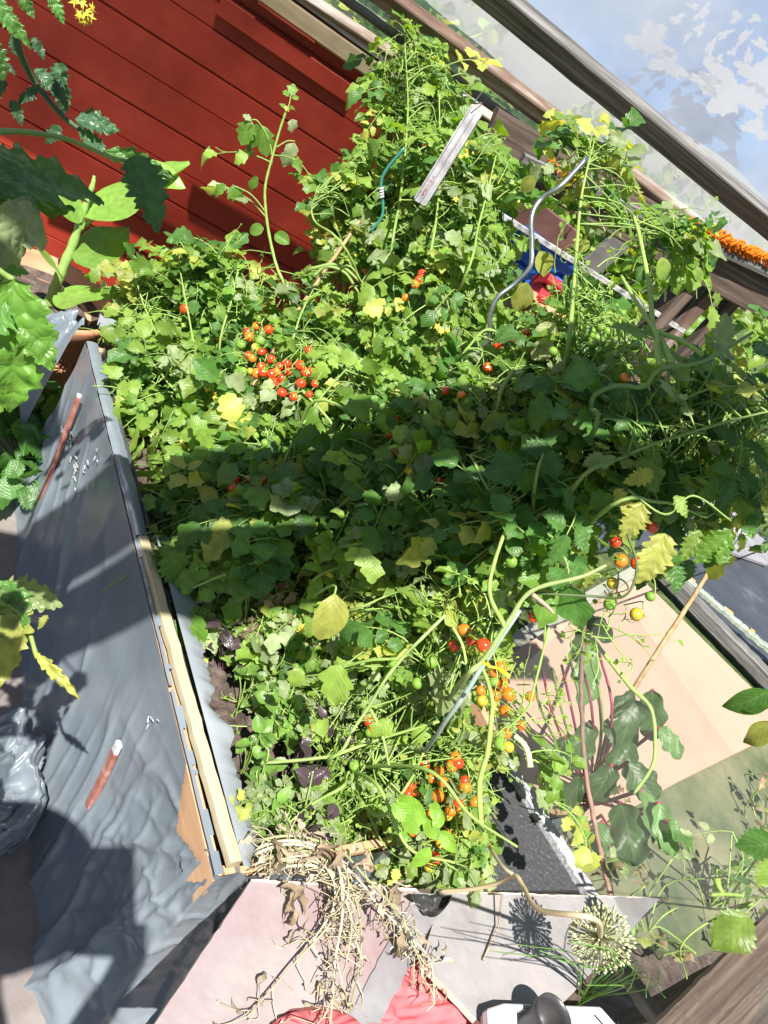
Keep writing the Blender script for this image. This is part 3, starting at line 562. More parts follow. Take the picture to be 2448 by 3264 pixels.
mb.build('board', [M_SLATEP, M_EDGE], pl, smooth=False)
mb = MB(); slab(mb, edge_poly([(1325, 2842), (1432, 2850), (1210, 3262), (1100, 3262)], 2.5, zs + 0.004), Z, 0.003); mb.build('seam_tape', noisy('grey_tape', [(0.3, (0.16, 0.15, 0.16)), (0.7, (0.26, 0.25, 0.26))], 12, 0.35, 0.5, 0.5, 0.004), pl, smooth=False)
mb = MB()
tc = PZ(1375, 2875, zs + 0.01)
grid(mb, lambda u, v: PZ(1310 + 130 * u, 2850 + 60 * math.sin(u * 3.1) * v + 14 * v, zs + 0.006 + 0.035 * abs(math.sin(v * 3 + 2 * u)) * v + 0.008 * fbm(u * 5, v * 4)), 20, 10); mb.build('torn_tape', M_BLACKP, pl)
p2 = thing('panel', 'dusty grey panel with a sharp corner, carrying the flower seed head shadow', 'panel', PZ(1700, 3000, zs))
mb = MB(); slab(mb, edge_poly([(1405, 2845), (2106, 2862), (1884, 3102), (1700, 3300), (1600, 3330), (1346, 3070)], 1.0, zs + 0.001), Z, 0.014, 0, 1); mb.build('board', [M_SLATE, M_EDGE], p2, smooth=False)
for par, pts_ in ((pl, [(800, 2806), (1000, 2818), (1200, 2828), (1335, 2838)]), (p2, [(1405, 2845), (1600, 2850), (1850, 2857), (2106, 2862)])):
    mb = MB(); Q_ = spline([PZ(x, y, zs - 0.0015) for x, y in pts_], 14); tube(mb, Q_ + RNG.normal(0, 0.0006, Q_.shape), 0.0028, 6); mb.build('chipped_edge', M_EDGE, par)
# red cloth in the gap
mb = MB()
def cloth(u, v):
    x = 860 + 760 * u; y = 3040 + 420 * v; p = PZ(x, y, zs - 0.03)
    h = 0.010 * fbm(u * 4, v * 3, 4) + 0.016 * (1 - abs(math.sin(5 * u + 3 * v + fbm(u * 3, v * 3)))) ** 2 + 0.012 * (1 - abs(math.sin(8 * v - 3 * u + fbm(u * 4, v * 2, 2)))) ** 3
    h *= min(1, u * 6) * min(1, (1 - u) * 6) * min(1, v * 2.2)
    lift = 0.055 if False else 0.0
    return p + Z * (h - 0.012)
grid(mb, cloth, 90, 60); tag(mb.build('cushion', M_CUSH), 'crumpled bright red cloth cushion in the gap between the two panels', 'cushion')
mb = MB()
def cl2(u, v):
    a = u * math.pi; rr = math.sin(v * 1.57); p = PZ(1010 + 150 * math.cos(a) * rr, 3290 - 75 * math.sin(a) * rr, zs + 0.012 + 0.014 * math.cos(v * 1.57) + 0.003 * math.sin(a * 16) * rr); return p
grid(mb, cl2, 60, 12); tag(mb.build('red_cloth', M_CUSH), 'gathered red cloth bulging over the lower edge of the pink panel', 'cloth')
# white tray and small black pot
tr = thing('tray', 'white plastic tray holding the small black nursery pot', 'tray', PZ(1740, 3260, 0.52))
T0 = PZ(1545, 3205, 0.545); Tc = [PZ(1552, 3228, 0.54), PZ(1600, 3212, 0.54), PZ(1905, 3222, 0.54), PZ(2000, 3330, 0.54), PZ(1560, 3400, 0.54)]
mb = MB(); slab(mb, [q - Z * 0.014 for q in Tc][::-1], Z, 0.003); mb.build('base', M_WHITE, tr, smooth=False)
for i in range(5): beam('rim', Tc[i], Tc[(i + 1) % 5], 0.008, 0.018, M_WHITE, tr, 0, 2, 0, 0.3)
sp = PZ(1730, 3262, 0.56); npot = thing('nursery_pot', 'small black nursery pot with drain holes standing on the white tray', 'flower pot', (sp[0], sp[1], 0.53))
mb = MB(); zz0 = 0.53
ax_r = 0.035
V = []; n = 48
lathe(mb, (sp[0], sp[1], zz0), [(0.004, 0.003), (ax_r * 0.72, 0.003), (ax_r * 0.74, 0.0), (ax_r * 0.92, 0.045), (ax_r * 0.98, 0.046), (ax_r, 0.06), (ax_r * 0.94, 0.0605), (ax_r * 0.90, 0.045), (ax_r * 0.7, 0.006), (0.0, 0.006)], n)
mb.build('body', M_BLACKP, npot)
for k in range(5):
    a = k * 1.257 + 0.4; c = np.array([sp[0], sp[1], zz0 + 0.0068]) + 0.015 * np.array([math.cos(a), math.sin(a), 0]); mb = MB()
    mb.add([c + 0.0035 * np.array([math.cos(b), math.sin(b), 0]) for b in np.linspace(0, 6.28, 12, False)], [tuple(range(12))]); mb.build('drain_hole', M_WHITE, npot)

# ---- crumpled plastic bag, bottom left
mb = MB()
bagc = PZ(-10, 2700, 0.05)
def bag(u, v):
    a = u * 6.2832; r = (0.13 + 0.02 * math.sin(3 * a + 1) + 0.025 * (1 - abs(math.sin(4 * a + 5 * v + fbm(u * 9, v * 4)))) ) * math.sin(v * 2.9 + 0.12) ** 0.7
    return bagc + np.array([-0.10, -0.02, 0]) + np.array([math.cos(a) * r * 0.8, math.sin(a) * r * 1.5, 0.0]) + Z * (0.17 * (1 - v) * (1 + 0.25 * fbm(u * 8, v * 5, 7)) - 0.03)
grid(mb, bag, 110, 40); tag(mb.build('plastic_bag', M_FILM), 'crumpled grey plastic bag lying on the paving left of the bed', 'bag')

# ---- things seen through the clear film on the right
PN = nrm([0.69, 0.72, 0]); DP = 1.449
pu = np.array([PN[1], -PN[0], 0])
fs = thing('clear_sheet', 'dusty clear plastic sheet standing along the right edge of the bed', 'sheet', PN * DP + pu * 0.2 + Z * 0.43)
mb = MB(); grid(mb, lambda u, v: PN * (DP + 0.06 + 0.004 * fbm(u * 4, v * 3)) + pu * (-0.75 + 1.7 * u) + Z * (0.30 + 0.62 * v), 20, 10); mb.build('film', M_PANE, fs)
A = PD(2660, 2790, 1.85); B = PD(2030, 3420, 1.62)
tr2 = thing('timber_brace', 'dark weathered diagonal timber at the lower right corner of the view', 'timber', B)
beam('bar', A, B, 0.062, 0.075, M_BROWNW, tr2, rad(20), 60, 0.0006); ax = nrm(A - B); sdv = -nrm(np.cross(ax, FW))
if PX(A + sdv * 0.05)[0] < PX(A)[0]: sdv = -sdv
beam('bar', A + sdv * 0.07 + FW * 0.04, B + sdv * 0.07 + FW * 0.04, 0.06, 0.06, M_BROWNW, tr2, rad(50), 60, 0.0006)
for q_ in (A - ax * 0.03, B + ax * 0.02): beam('leg', np.array([q_[0], q_[1], 0.0]) + sdv * 0.07, q_ + sdv * 0.07 - Z * 0.06, 0.05, 0.05, M_BROWNW, tr2, 0, 8, upref=(1, 0, 0))
beam('bar', A + sdv * 0.15 + FW * 0.07, B + sdv * 0.15 + FW * 0.07, 0.06, 0.06, M_BROWNW, tr2, rad(30), 60, 0.0006)
def gslab(name, poly, z, t, m_, label, cat, em=None, amp=0):
    mb = MB(); slab(mb, [PZ(x, y, z) for x, y in poly][::-1], Z, t, 0, None if em is None else 1); return tag(mb.build(name, [m_] if em is None else [m_, em], smooth=False), label, cat)
gslab('tan_board', [(2035, 1835), (2520, 2315), (2160, 2492), (1900, 2640), (1300, 2330), (1600, 2100)], 0.10, 0.03, M_TAN, 'pale tan board lying outside behind the chard leaves', 'board', M_PLY)
gslab('moss_board', [(2520, 2200), (2620, 2900), (2200, 3060), (1700, 2900), (1760, 2560), (2150, 2400)], 0.035, 0.02, M_MOSS, 'greenish weathered board on the ground below the tan board', 'board')
gslab('grey_sheet', [(1560, 2060), (2040, 1790), (2060, 1850), (1500, 2190)], 0.06, 0.02, noisy('pale_grey_board', [(0.3, (0.2, 0.21, 0.17)), (0.7, (0.3, 0.3, 0.25))], 5), 'pale grey-green strip along the upper edge of the tan board', 'board')
gslab('black_sheeting', [(2110, 1530), (2260, 1500), (2560, 1850), (2560, 2180), (2300, 2020), (2080, 1740), (1900, 1760), (1850, 1500)], 0.03, 0.012, M_BSHEET, 'black plastic sheeting spread on the ground behind the tan board', 'sheeting')
gslab('grey_slab', [(2090, 1540), (2200, 1500), (2480, 1760), (2448, 1800), (2150, 1700), (2060, 1640), (1880, 1640), (1900, 1530)], 0.06, 0.02, noisy('grey_slab_face', [(0.3, (0.17, 0.17, 0.19)), (0.7, (0.27, 0.27, 0.29))], 8), 'flat grey slab lying across the black sheeting', 'slab')
A = PZ(2060, 1770, 0.08); B = PZ(2520, 2240, 0.08); slp = thing('sleeper', 'grey-violet timber edging behind the tan board', 'timber', (A + B) / 2); beam('bar', A, B, 0.09, 0.08, M_GREYW, slp, 0, 30)
A = PZ(2130, 1800, 0.10); B = PZ(2520, 2130, 0.10); gsg = thing('glass_strip', 'narrow greenish corrugated strip beside the black sheeting', 'strip', (A + B) / 2)
beam('strip', A, B, 0.05, 0.03, noisy('pale_green_glass', [(0.3, (0.16, 0.22, 0.16)), (0.7, (0.4, 0.44, 0.36))], 30, 0.3), gsg, 0, 60, 0.002)
for k, t in enumerate((0.05, 0.17, 0.45, 0.66)): q = A + (B - A) * t + nrm(np.cross(B - A, Z)) * -0.03 + Z * 0.01; beam('orange_chip', q, q + nrm(B - A) * (0.03 + 0.03 * (k == 2)), 0.02, 0.02, mat('orange_wood', (0.6, 0.28, 0.08), 0.7), gsg, 0, 3, 0.001)
mb = MB(); slab(mb, [PZ(x, y, 0.02) for x, y in ((1780, 2830), (2120, 2960), (2300, 2990), (2600, 3100), (2500, 3500), (1500, 3500))][::-1], Z, 0.008); struct(mb.build('shade_ground', M_SOIL, smooth=False))  # soil-coloured sheet laid down to stand for the dark brownish shade
# coloured things beyond the white strip
def bucket(name, c, r0, r1, h, m_, label, cat):
    mb = MB(); lathe(mb, c, [(0, 0.004), (r0, 0.0), (r1, h), (r1 * 1.06, h), (r1 * 1.06, h * 1.03), (r1 * 0.94, h * 1.03), (r0 * 0.9, 0.02), (0, 0.02)], 36); return tag(mb.build(name, m_), label, cat)
M_BLU2 = mat('blue_plastic', (0.02, 0.12, 0.5), 0.4); M_RED2 = mat('red_plastic', (0.35, 0.02, 0.03), 0.5)
q = PD(1695, 885, 3.15); bk = thing('blue_crate', 'blue plastic crate seen between leaves below the white strip', 'crate', q - Z * 0.1)
for (dx, dy, sx, sy) in ((0, .1, .26, .012), (0, -.1, .26, .012), (.13, 0, .012, .2), (-.13, 0, .012, .2)):
    for kz in range(5): beam('side_bar', q + np.array([dx - sx / 2, dy if sx > sy else -sy / 2, -0.09 + kz * 0.05]), q + np.array([dx + (sx / 2 if sx > sy else -sx / 2), dy if sx > sy else sy / 2, -0.09 + kz * 0.05]), 0.014, 0.032, M_BLU2, bk, 0, 2, 0)
q = PD(1780, 925, 3.0); c_ = MB(); R_ = Matrix.Rotation(0.5, 3, 'Z')
rbx = thing('red_box', 'flat red box beside the blue crate beyond the leaves', 'box', q); beam('lid', q + np.array([-.08, -.03, 0]), q + np.array([.08, .04, 0]), 0.13, 0.03, M_RED2, rbx, rad(-25), 4, 0.0, 0.2); beam('base', q + np.array([-.07, -.03, -.05]), q + np.array([.07, .04, -.05]), 0.10, 0.06, M_RED2, rbx, rad(-25), 4, 0.0, 0.2)
q = PD(1710, 1030, 2.9); bucket('clay_pot', q - Z * 0.06, 0.06, 0.085, 0.13, M_TERRA, 'small clay pot glimpsed behind the ripening tomato truss', 'flower pot')
q = PD(1650, 960, 3.0); bucket('white_tub', q - Z * 0.05, 0.07, 0.08, 0.06, M_WHITE, 'low white tub under the blue crate', 'tub')
for (a, b, w, m_, lb) in (((1660, 660), (1820, 790), 0.13, noisy('faded_pink_board', [(0.3, (0.28, 0.12, 0.1)), (0.7, (0.42, 0.22, 0.2))], 9), 'faded pink board behind the white metal strip'), ((1880, 850), (1990, 760), 0.10, noisy('grey_plank_face', [(0.3, (0.22, 0.21, 0.2)), (0.7, (0.35, 0.33, 0.32))], 9), 'grey plank lying on the grass beyond the white strip')):
    A = PD(*a, 3.5); B = PD(*b, 3.5); t = thing('plank', lb, 'board', (A + B) / 2); beam('board', A, B, 0.02, w, m_, t, rad(10), 6)

# ---- hanging channel, wire spiral, canes
A = PD(1520, 352, 1.95); B = PD(1338, 648, 1.86); hc = thing('hanging_channel', 'narrow white aluminium channel hanging on a string among the leaves', 'metal channel', B)
ax = nrm(B - A); sw = nrm(np.cross(ax, FW)); mb = MB(); hw = 0.016
for t0, t1, off in ((-hw, -hw + 0.003, 0.008), (-hw + 0.003, hw - 0.003, 0.0), (hw - 0.003, hw, 0.008)):
    V = [A + sw * t0, A + sw * t1, B + sw * t1, B + sw * t0]; slab(mb, [p - FW * off for p in V], -FW, 0.004 + off)
tube(mb, [A + ax * 0.01 - FW * 0.003, B - FW * 0.003], 0.002, 6)
mb.build('channel', noisy('white_aluminium', [(0.35, (0.07, 0.07, 0.075)), (0.6, (0.24, 0.24, 0.25))], 14, 0.5), hc, smooth=False)
mb = MB(); tube(mb, spline([A + ax * 0.012 - sw * 0.008, A - ax * 0.02 + sw * 0.002, PD(1512, 330, 1.97), PD(1532, 300, 2.1), PD(1547, 285, 2.3)]), 0.0014, 5); mb.build('string', M_BLACKP, hc)
mb = MB()
for k in range(5):
    q = B - ax * (0.022 + 0.011 * k) - sw * 0.002 - FW * 0.0035; 
    for (a, b) in (((-1, -1), (1, 1)), ((-1, 1), (1, -1))) if k < 2 else (((-1, 0), (1, 0.3)),): tube(mb, [q + sw * a[0] * 0.004 + ax * a[1] * 0.004, q + sw * b[0] * 0.004 + ax * b[1] * 0.004], 0.0008, 4)
mb.build('red_marks', mat('red_ink', (0.4, 0.02, 0.02), 0.6), hc)
mb = MB(); tube(mb, spline([PD(1870, 505, 1.85), PD(1790, 590, 1.8), PD(1725, 635, 1.8), PD(1695, 690, 1.78), PD(1695, 780, 1.77), PD(1690, 850, 1.76), PD(1640, 905, 1.76), PD(1585, 950, 1.75), PD(1562, 1010, 1.75), PD(1558, 1080, 1.76), PD(1500, 1160, 1.78), PD(1470, 1300, 1.85), PZ(1400, 1500, 0.42)], 8), 0.0055, 8)
tag(mb.build('spiral_stake', M_STEEL), 'wavy galvanised spiral stake rising among the tomato leaves', 'plant stake')
mb = MB(); tube(mb, spline([PD(1290, 470, 2.1), PD(1232, 540, 2.1), PD(1214, 590, 2.1), PD(1220, 680, 2.1), PD(1180, 740, 2.1)], 6), 0.004, 7)
sp2 = tag(mb.build('green_spiral', mat('teal_plastic', (0.03, 0.16, 0.13), 0.4)), 'thin teal plastic coated wire with white bands near the red wall', 'plant stake')
mb = MB()
for k in range(4): a = PD(1214 + k * 0.5, 598 + k * 9, 2.095); tube(mb, [a, a + (PD(1216, 604, 2.095) - PD(1214, 598, 2.095))], 0.0068, 8)
mb.build('white_band', M_WHITE, sp2)
def cane(pts, d, r, m_, label, name='cane'):
    P = spline([PD(x, y, dd) for (x, y), dd in zip(pts, d)], 8); P = P + RNG.normal(0, 0.0006, P.shape); mb = MB(); rr = r * (1 + 0.12 * (np.arange(len(P)) % 6 == 0)); tube(mb, P, rr, 8); return tag(mb.build(name, m_), label, 'cane')
cane([(1145, 705), (1080, 800), (950, 990), (800, 1240), (690, 1440), (640, 1560)], [2.25, 2.2, 2.15, 2.1, 2.05, 2.0], 0.005, M_CANE, 'pale bamboo cane leaning through the cherry tomato plant')
cane([(1865, 1960), (1858, 2060), (1852, 2200), (1862, 2420), (1890, 2600), (1945, 2855)], [1.95, 1.93, 1.9, 1.87, 1.85, 1.84], 0.0055, M_BCANE, 'thin pink-brown upright cane in front of the chard leaves')
cane([(2340, 1690), (2230, 1870), (2120, 2040), (2010, 2210), (1940, 2310)], [2.9, 2.75, 2.6, 2.45, 2.36], 0.0075, M_CANE, 'tan bamboo cane slanting over the tan board')
mb = MB(); a = PD(2352, 1670, 2.88); mb2 = MB()
for k in range(14): q = a + RNG.normal(0, 0.012, 3); tube(mb, [q, q + RNG.normal(0, 0.02, 3), q + RNG.normal(0, 0.02, 3)], 0.004, 5)
tag(mb.build('string_knot', M_WHITE), 'frayed white string tied on top of the slanting bamboo cane', 'string')
cane([(1655, 1945), (1420, 2300), (1330, 2430)], [1.19, 1.3, 1.62], 0.0042, noisy('grey_green_stake', [(0.3, (0.2, 0.27, 0.24)), (0.7, (0.36, 0.44, 0.4))], 20), 'grey-green stake tied beside the thick tomato stem', 'plant_stake')
mb = MB(); P = spline([PD(1538, 2112, 1.12), PD(1560, 2124, 1.115), PD(1585, 2130, 1.115), PD(1605, 2143, 1.11), PD(1625, 2158, 1.11)], 5); tube(mb, P, [0.002] * 12 + [0.0035] * (len(P) - 12), 6); tube(mb, [PD(1550, 2108, 1.13), PD(1558, 2122, 1.11), PD(1570, 2135, 1.13)], 0.0025, 6)
tag(mb.build('plant_tie', mat('yellow_plastic', (0.8, 0.62, 0.02), 0.4)), 'bright yellow plastic tie around the thick stem and stake', 'plant tie')
cp = PZ(1190, 2640, 0.42); bucket('clay_bowl', cp - Z * 0.03, 0.05, 0.062, 0.085, M_TERRA, 'small orange clay pot half hidden in the soil by the dry stalks', 'flower pot')
#@@PART3
# ================================================================== plants
CP = np.array([(350,950,2.3),(700,950,2.2),(1000,800,2.25),(1300,250,2.45),(1200,600,2.3),(1500,700,2.05),(1500,1000,1.85),(1900,600,2.0),(1900,1000,1.65),(2200,800,1.75),(2300,1200,1.5),(2000,1300,1.4),(1500,1350,1.6),(1000,1300,1.85),(600,1300,2.0),(500,1700,1.8),(900,1700,1.6),(1300,1700,1.45),(1700,1700,1.3),(2200,1700,1.45),(700,2100,1.66),(1000,2100,1.58),(1400,2100,1.42),(800,2500,1.54),(1200,2500,1.56),(1600,2500,1.48),(1600,1950,1.28),(1000,2750,1.5),(1400,2750,1.55),(1750,2750,1.5)], float)
def DS(x, y):
    d2 = (CP[:, 0] - x) ** 2 + (CP[:, 1] - y) ** 2 + 900; w = 1 / d2 ** 1.5; return float((w * CP[:, 2]).sum() / w.sum())
CANOPY = [(370, 1040), (400, 930), (450, 870), (600, 820), (760, 840), (900, 930), (960, 860), (940, 780), (960, 660), (950, 640), (1040, 580), (1150, 560), (1220, 460), (1190, 340), (1250, 270), (1265, 140), (1320, 100), (1440, 190), (1480, 330), (1560, 420), (1640, 470), (1640, 640), (1700, 650), (1680, 500), (1790, 420), (1980, 460), (2010, 600), (2260, 770), (2270, 940), (2150, 1000), (2130, 1120), (2448, 1060), (2600, 1100), (2600, 1760), (2330, 1640), (2250, 1800), (2100, 1700), (2020, 1880), (1880, 1830), (1800, 1950), (1640, 2180), (1720, 2380), (1800, 2560), (1740, 2720), (1600, 2760), (1250, 2770), (1180, 2640), (800, 2640), (745, 2500), (700, 2300), (640, 2150), (580, 2060), (550, 1900), (480, 1740), (440, 1560), (400, 1400), (380, 1240), (340, 1120)]
HOLES = [[(560, 1450), (520, 1560), (470, 1600), (440, 1480), (420, 1420), (500, 1400)], [(660, 2110), (760, 2080), (800, 2200), (740, 2250), (670, 2230)], [(1560, 2440), (1640, 2420), (1780, 2700), (1840, 2830), (1600, 2830), (1560, 2640)],
         [(880, 640), (950, 640), (1000, 800), (900, 900), (820, 860)], [(1850, 720), (1960, 740), (2030, 800), (2000, 900), (2160, 1000), (2080, 1040), (1930, 930), (1850, 840)], [(1590, 640), (1800, 740), (1810, 800), (1800, 940), (1700, 980), (1640, 880), (1690, 780), (1590, 720)], [(2150, 890), (2300, 930), (2200, 1080), (2060, 1250), (1950, 1230), (2080, 1060)]]
TOM = []   # fruit: x, y, colour, dist offset, radius factor
def T(z, ox, oy, lst, s=0.738):
    for (a, b, c) in lst: TOM.append((ox + a * s, oy + b * s, c))
T(0, 0, 816, [(1130, 415, 'r'), (1172, 447, 'r'), (1207, 477, 'r'), (1240, 465, 'r'), (1247, 500, 'r'), (1218, 528, 'r'), (1187, 547, 'r'), (1175, 512, 'r'), (1135, 503, 'r'), (1110, 508, 'o'), (1083, 500, 'y'), (1050, 503, 'g'), (1020, 490, 'g'), (1075, 430, 'r'), (1090, 443, 'o'), (1103, 396, 'y'), (1076, 350, 'o'), (1124, 368, 'g'), (1107, 303, 'o'), (1160, 320, 'r'), (1040, 383, 'g'), (1297, 473, 'r'), (1320, 503, 'r'), (1345, 500, 'r'), (1335, 408, 'r'), (1300, 550, 'r'), (1360, 553, 'r'), (1218, 590, 'r'), (1268, 608, 'r'), (1335, 597, 'r'), (1378, 600, 'g'), (1130, 480, 'r'), (1070, 328, 'r'), (1145, 765, 'g'), (1103, 775, 'g'), (1145, 808, 'g'), (1020, 960, 'r'), (1007, 1003, 'r'), (1138, 965, 'r'), (1080, 960, 'r'), (1115, 1003, 'r'), (800, 228, 'r'), (1195, 500, 'o')])
T(1, 1224, 816, [(165, 78, 'r'), (150, 104, 'r'), (135, 122, 'o'), (93, 180, 'o'), (615, 332, 'r'), (490, 385, 'r'), (552, 375, 'r'), (450, 480, 'r'), (265, 583, 'r'), (335, 600, 'o'), (60, 705, 'r'), (30, 770, 'r'), (50, 850, 'r'), (290, 888, 'r'), (205, 980, 'g'), (235, 970, 'r'), (882, 335, 'G'), (920, 352, 'g'), (965, 325, 'g'), (1003, 425, 'g'), (950, 503, 'G'), (940, 310, 'g'), (900, 382, 'g'), (940, 372, 'g'), (1085, 385, 'g'), (1038, 525, 'o'), (730, 412, 'g')])
T(2, 1224, 1632, [(1023, 210, 'O'), (988, 308, 'Y'), (975, 398, 'g'), (1150, 365, 'g'), (1090, 442, 'y'), (1000, 130, 'r'), (1160, 65, 'r'), (1092, 222, 'r'), (648, 455, 'r'), (347, 510, 'O'), (375, 555, 'r'), (305, 578, 'r'), (432, 578, 'R'), (507, 668, 'O'), (475, 690, 'o'), (475, 732, 'g'), (512, 742, 'O'), (418, 772, 'o'), (425, 813, 'y'), (482, 787, 'o'), (540, 787, 'O'), (632, 797, 'O'), (525, 858, 'o'), (592, 922, 'o'), (527, 953, 'o'), (502, 997, 'g'), (537, 1015, 'y'), (205, 635, 'g'), (145, 740, 'g'), (550, 215, 'g'), (40, 650, 'g'), (310, 1060, 'o'), (320, 1085, 'r'), (175, 1095, 'r'), (475, 165, 'g'), (295, 1095, 'o')])
T(3, 1224, 2448, [(207, 45, 'o'), (240, 10, 'o'), (232, 120, 'o'), (210, 197, 'O'), (195, 242, 'O'), (215, 292, 'o'), (140, 100, 'o'), (120, 72, 'r'), (105, 110, 'r'), (290, 182, 'O'), (322, 160, 'r'), (350, 55, 'r'), (352, 82, 'o'), (393, 145, 'O'), (270, 287, 'o'), (292, 302, 'o'), (245, 325, 'y'), (282, 330, 'o'), (222, 390, 'r'), (200, 423, 'y'), (275, 205, 'y'), (130, 270, 'o'), (255, 60, 'o')])
TOM += [(1180, 2335, 'g'), (1176, 2302, 'r'), (1192, 2330, 'r'), (1205, 2460, 'g'), (1190, 2552, 'g'), (1318, 2436, 'g'), (1375, 2110, 'g'), (1130, 2440, 'g')]
FR = []
for (x, y, c) in TOM:
    big = c in 'RGOY'; d = DS(x, y) - 0.02; rpx = 19 if y > 1600 else 15.5
    if c == 'R': rpx = 27
    if c == 'G': rpx = 24
    if c == 'O': rpx = 20
    rr = rpx * RNG.uniform(0.8, 1.12) / 2450 * d; FR.append((x, y, c.lower(), d, rr)); KEEP.append((x, y, rpx * (1.5 if c != 'r' else 1.15), d))
for (x, y, r, d) in ((1500, 400, 24, 1.9), (1465, 460, 26, 1.9), (1430, 510, 26, 1.9), (1400, 560, 26, 1.9), (1370, 610, 26, 1.9), (1345, 640, 26, 1.9),
                     (1700, 690, 20, 1.8), (1695, 770, 20, 1.8), (1760, 610, 18, 1.8), (1640, 905, 14, 1.8), (1580, 955, 14, 1.8), (1560, 1020, 12, 1.8), (1820, 560, 16, 1.8), (1215, 610, 22, 2.1),
                     (870, 760, 26, 2.3), (895, 840, 20, 2.3), (480, 1690, 12, 2), (1700, 850, 10, 2.8)): KEEP.append((x, y, r, d))
KEEP_A = np.array(KEEP, float)
PLANTS = {}
class Plant:
    def __init__(s, key, name, label, cat, base, leafmat=M_LEAF, group=None):
        s.name = name; s.t = thing(name, label, cat, base, group); s.L = MB(); s.S = MB(); s.samp = []; s.base = np.asarray(base, float); s.lm = leafmat; s.F = MB(); PLANTS[key] = s
    def stem(s, P, r0, r1=None, col=STEMC, n=7):
        P = np.asarray(P, float); Q = spline(P, 7); r1 = r0 * 0.4 if r1 is None else r1
        rr = np.linspace(r0, r1, len(Q)) * (1 + 0.10 * np.sin(np.arange(len(Q)) * 1.9)); tube(s.S, Q, rr, n, np.asarray(col) * RNG.uniform(0.9, 1.1)); s.samp += list(Q); return Q
    def near(s, p):
        A = np.array(s.samp); d = np.linalg.norm(A - p, axis=1); return A[np.argmin(d + RNG.uniform(0, 0.05, len(A)))]
    def twig(s, p, col=STEMC, r=0.0018):
        q = s.near(p); 
        if np.linalg.norm(q - p) > 0.45: q = p + nrm(q - p) * 0.3
        m_ = (p + q) / 2 + RNG.normal(0, 0.015, 3) + Z * 0.02; tube(s.S, spline([q, m_, p], 4), np.linspace(r, r * 0.6, 9), 4, col * RNG.uniform(0.8, 1.2), cap=False)
    def leaf(s, p, ln, **k):
        q = s.near(p); d = nrm(nrm(p - q) * 0.8 + RNG.normal(0, 0.55, 3) + Z * 0.12 - FW * 0.25); compound(s.L, s.S, p, d, ln, **k)
    def finish(s):
        if s.S.n: s.S.build('stem', M_STEM, s.t)
        if s.L.n: s.L.build('foliage', s.lm, s.t)

M_FLOW = mat('yellow_petals', (0.6, 0.48, 0.04), 0.6)
def soilpt(x, y): return PZ(x, y, 0.42)
def blob(key, x, y, rx, ry, n, ln=0.13, depth=0.25, clip=True, doff=0.0, **k):
    pl_ = PLANTS[key]; c = 0; tries = 0; kk = dict(k)
    PALE[0] = {'low': .45, 'front': .35, 'dryish': .45, 'right': .15, 'tall': .12}.get(key, 0.06)
    m_ = {'low': 1.1, 'front': 1.2, 'dryish': 1.4, 'right': 0.8, 'tall': 0.95, 'far': 1.2, 'shade': 1.1}.get(key, 1.25); n = int(n * m_); ln *= {'low': 0.82, 'front': 0.82, 'dryish': 0.85, 'mid': 0.9, 'shade': 0.92}.get(key, 0.9)
    while c < n and tries < n * 6:
        tries += 1; a = RNG.uniform(0, 6.28); r = math.sqrt(RNG.random()); px_, py_ = x + rx * r * math.cos(a), y + ry * r * math.sin(a)
        if clip:
            if not in_poly([px_], [py_], CANOPY)[0]: continue
            if any(in_poly([px_ + a_, px_ - a_, px_, px_], [py_, py_, py_ + a_, py_ - a_], h).any() for h in HOLES for a_ in (28, 55)): continue
            if not in_poly([px_ + 30, px_ - 30, px_, px_], [py_, py_, py_ + 30, py_ - 30], CANOPY).all() and RNG.random() < 0.75: continue
        p = PD(px_, py_, DS(px_, py_) + doff + depth * RNG.random() ** 1.2)
        if p[2] < 0.45: p = PZ(px_, py_, 0.45 + 0.05 * RNG.random())
        if RNG.random() < 0.3: pl_.twig(p)
        pl_.leaf(p, ln * RNG.uniform(0.6, 1.25), **kk); c += 1
def star(mb, c, s, up):
    up = nrm(up); a = nrm(np.cross(up, [0.3, 0.5, 0.8])); b = np.cross(up, a); V = [np.asarray(c) + up * s * 0.3]
    for k in range(10): r = s if k % 2 == 0 else s * 0.35; V.append(c + (a * math.cos(k * 0.628) + b * math.sin(k * 0.628)) * r - up * (0.2 * s if k % 2 == 0 else 0))
    mb.add(V, [(0, 1 + k, 1 + (k + 1) % 10) for k in range(10)])
def Q(*a): return [PD(x, y, d) for (x, y, d) in a]

TG = 'tomato plants in the raised bed'
b = soilpt(760, 1330)
Plant('far', 'tomato_plant', 'bushy cherry tomato plant with the large cluster of red fruit beside the terracotta pot', 'tomato plant', b, group=TG)
p = PLANTS['far']
for q in (Q((700, 1130, 2.1), (740, 950, 2.15), (760, 850, 2.2)), Q((560, 1150, 2.1), (470, 1000, 2.2), (430, 880, 2.25)), Q((640, 1150, 2.1), (600, 1000, 2.15), (570, 840, 2.2)), Q((900, 1150, 2.0), (960, 1000, 2.0), (1000, 920, 2.1)), Q((600, 1280, 2.05), (480, 1150, 2.1), (390, 1050, 2.2))): p.stem([b] + q, 0.0042)
p.stem(Q((912, 915, 2.3), (882, 850, 2.32), (858, 750, 2.33), (846, 660, 2.33), (846, 590, 2.33), (868, 500, 2.33), (890, 420, 2.33), (915, 345, 2.33)), 0.005, 0.003, STEMC * 1.2)
for (x, y, ln, dx, dy) in ((846, 690, 0.10, -1, -0.75), (868, 520, 0.10, -1, -0.3), (872, 495, 0.10, 0.8, 0.2), (905, 380, 0.05, 0.3, -1)):
    base = PD(x, y, 2.33); d = ix * dx - (-iy) * 0 + iy * (-dy); compound(p.L, p.S, base, d + RNG.normal(0, .05, 3), ln * 1.6, yel=0, dark=0.1, size=0.9, pairs=2)
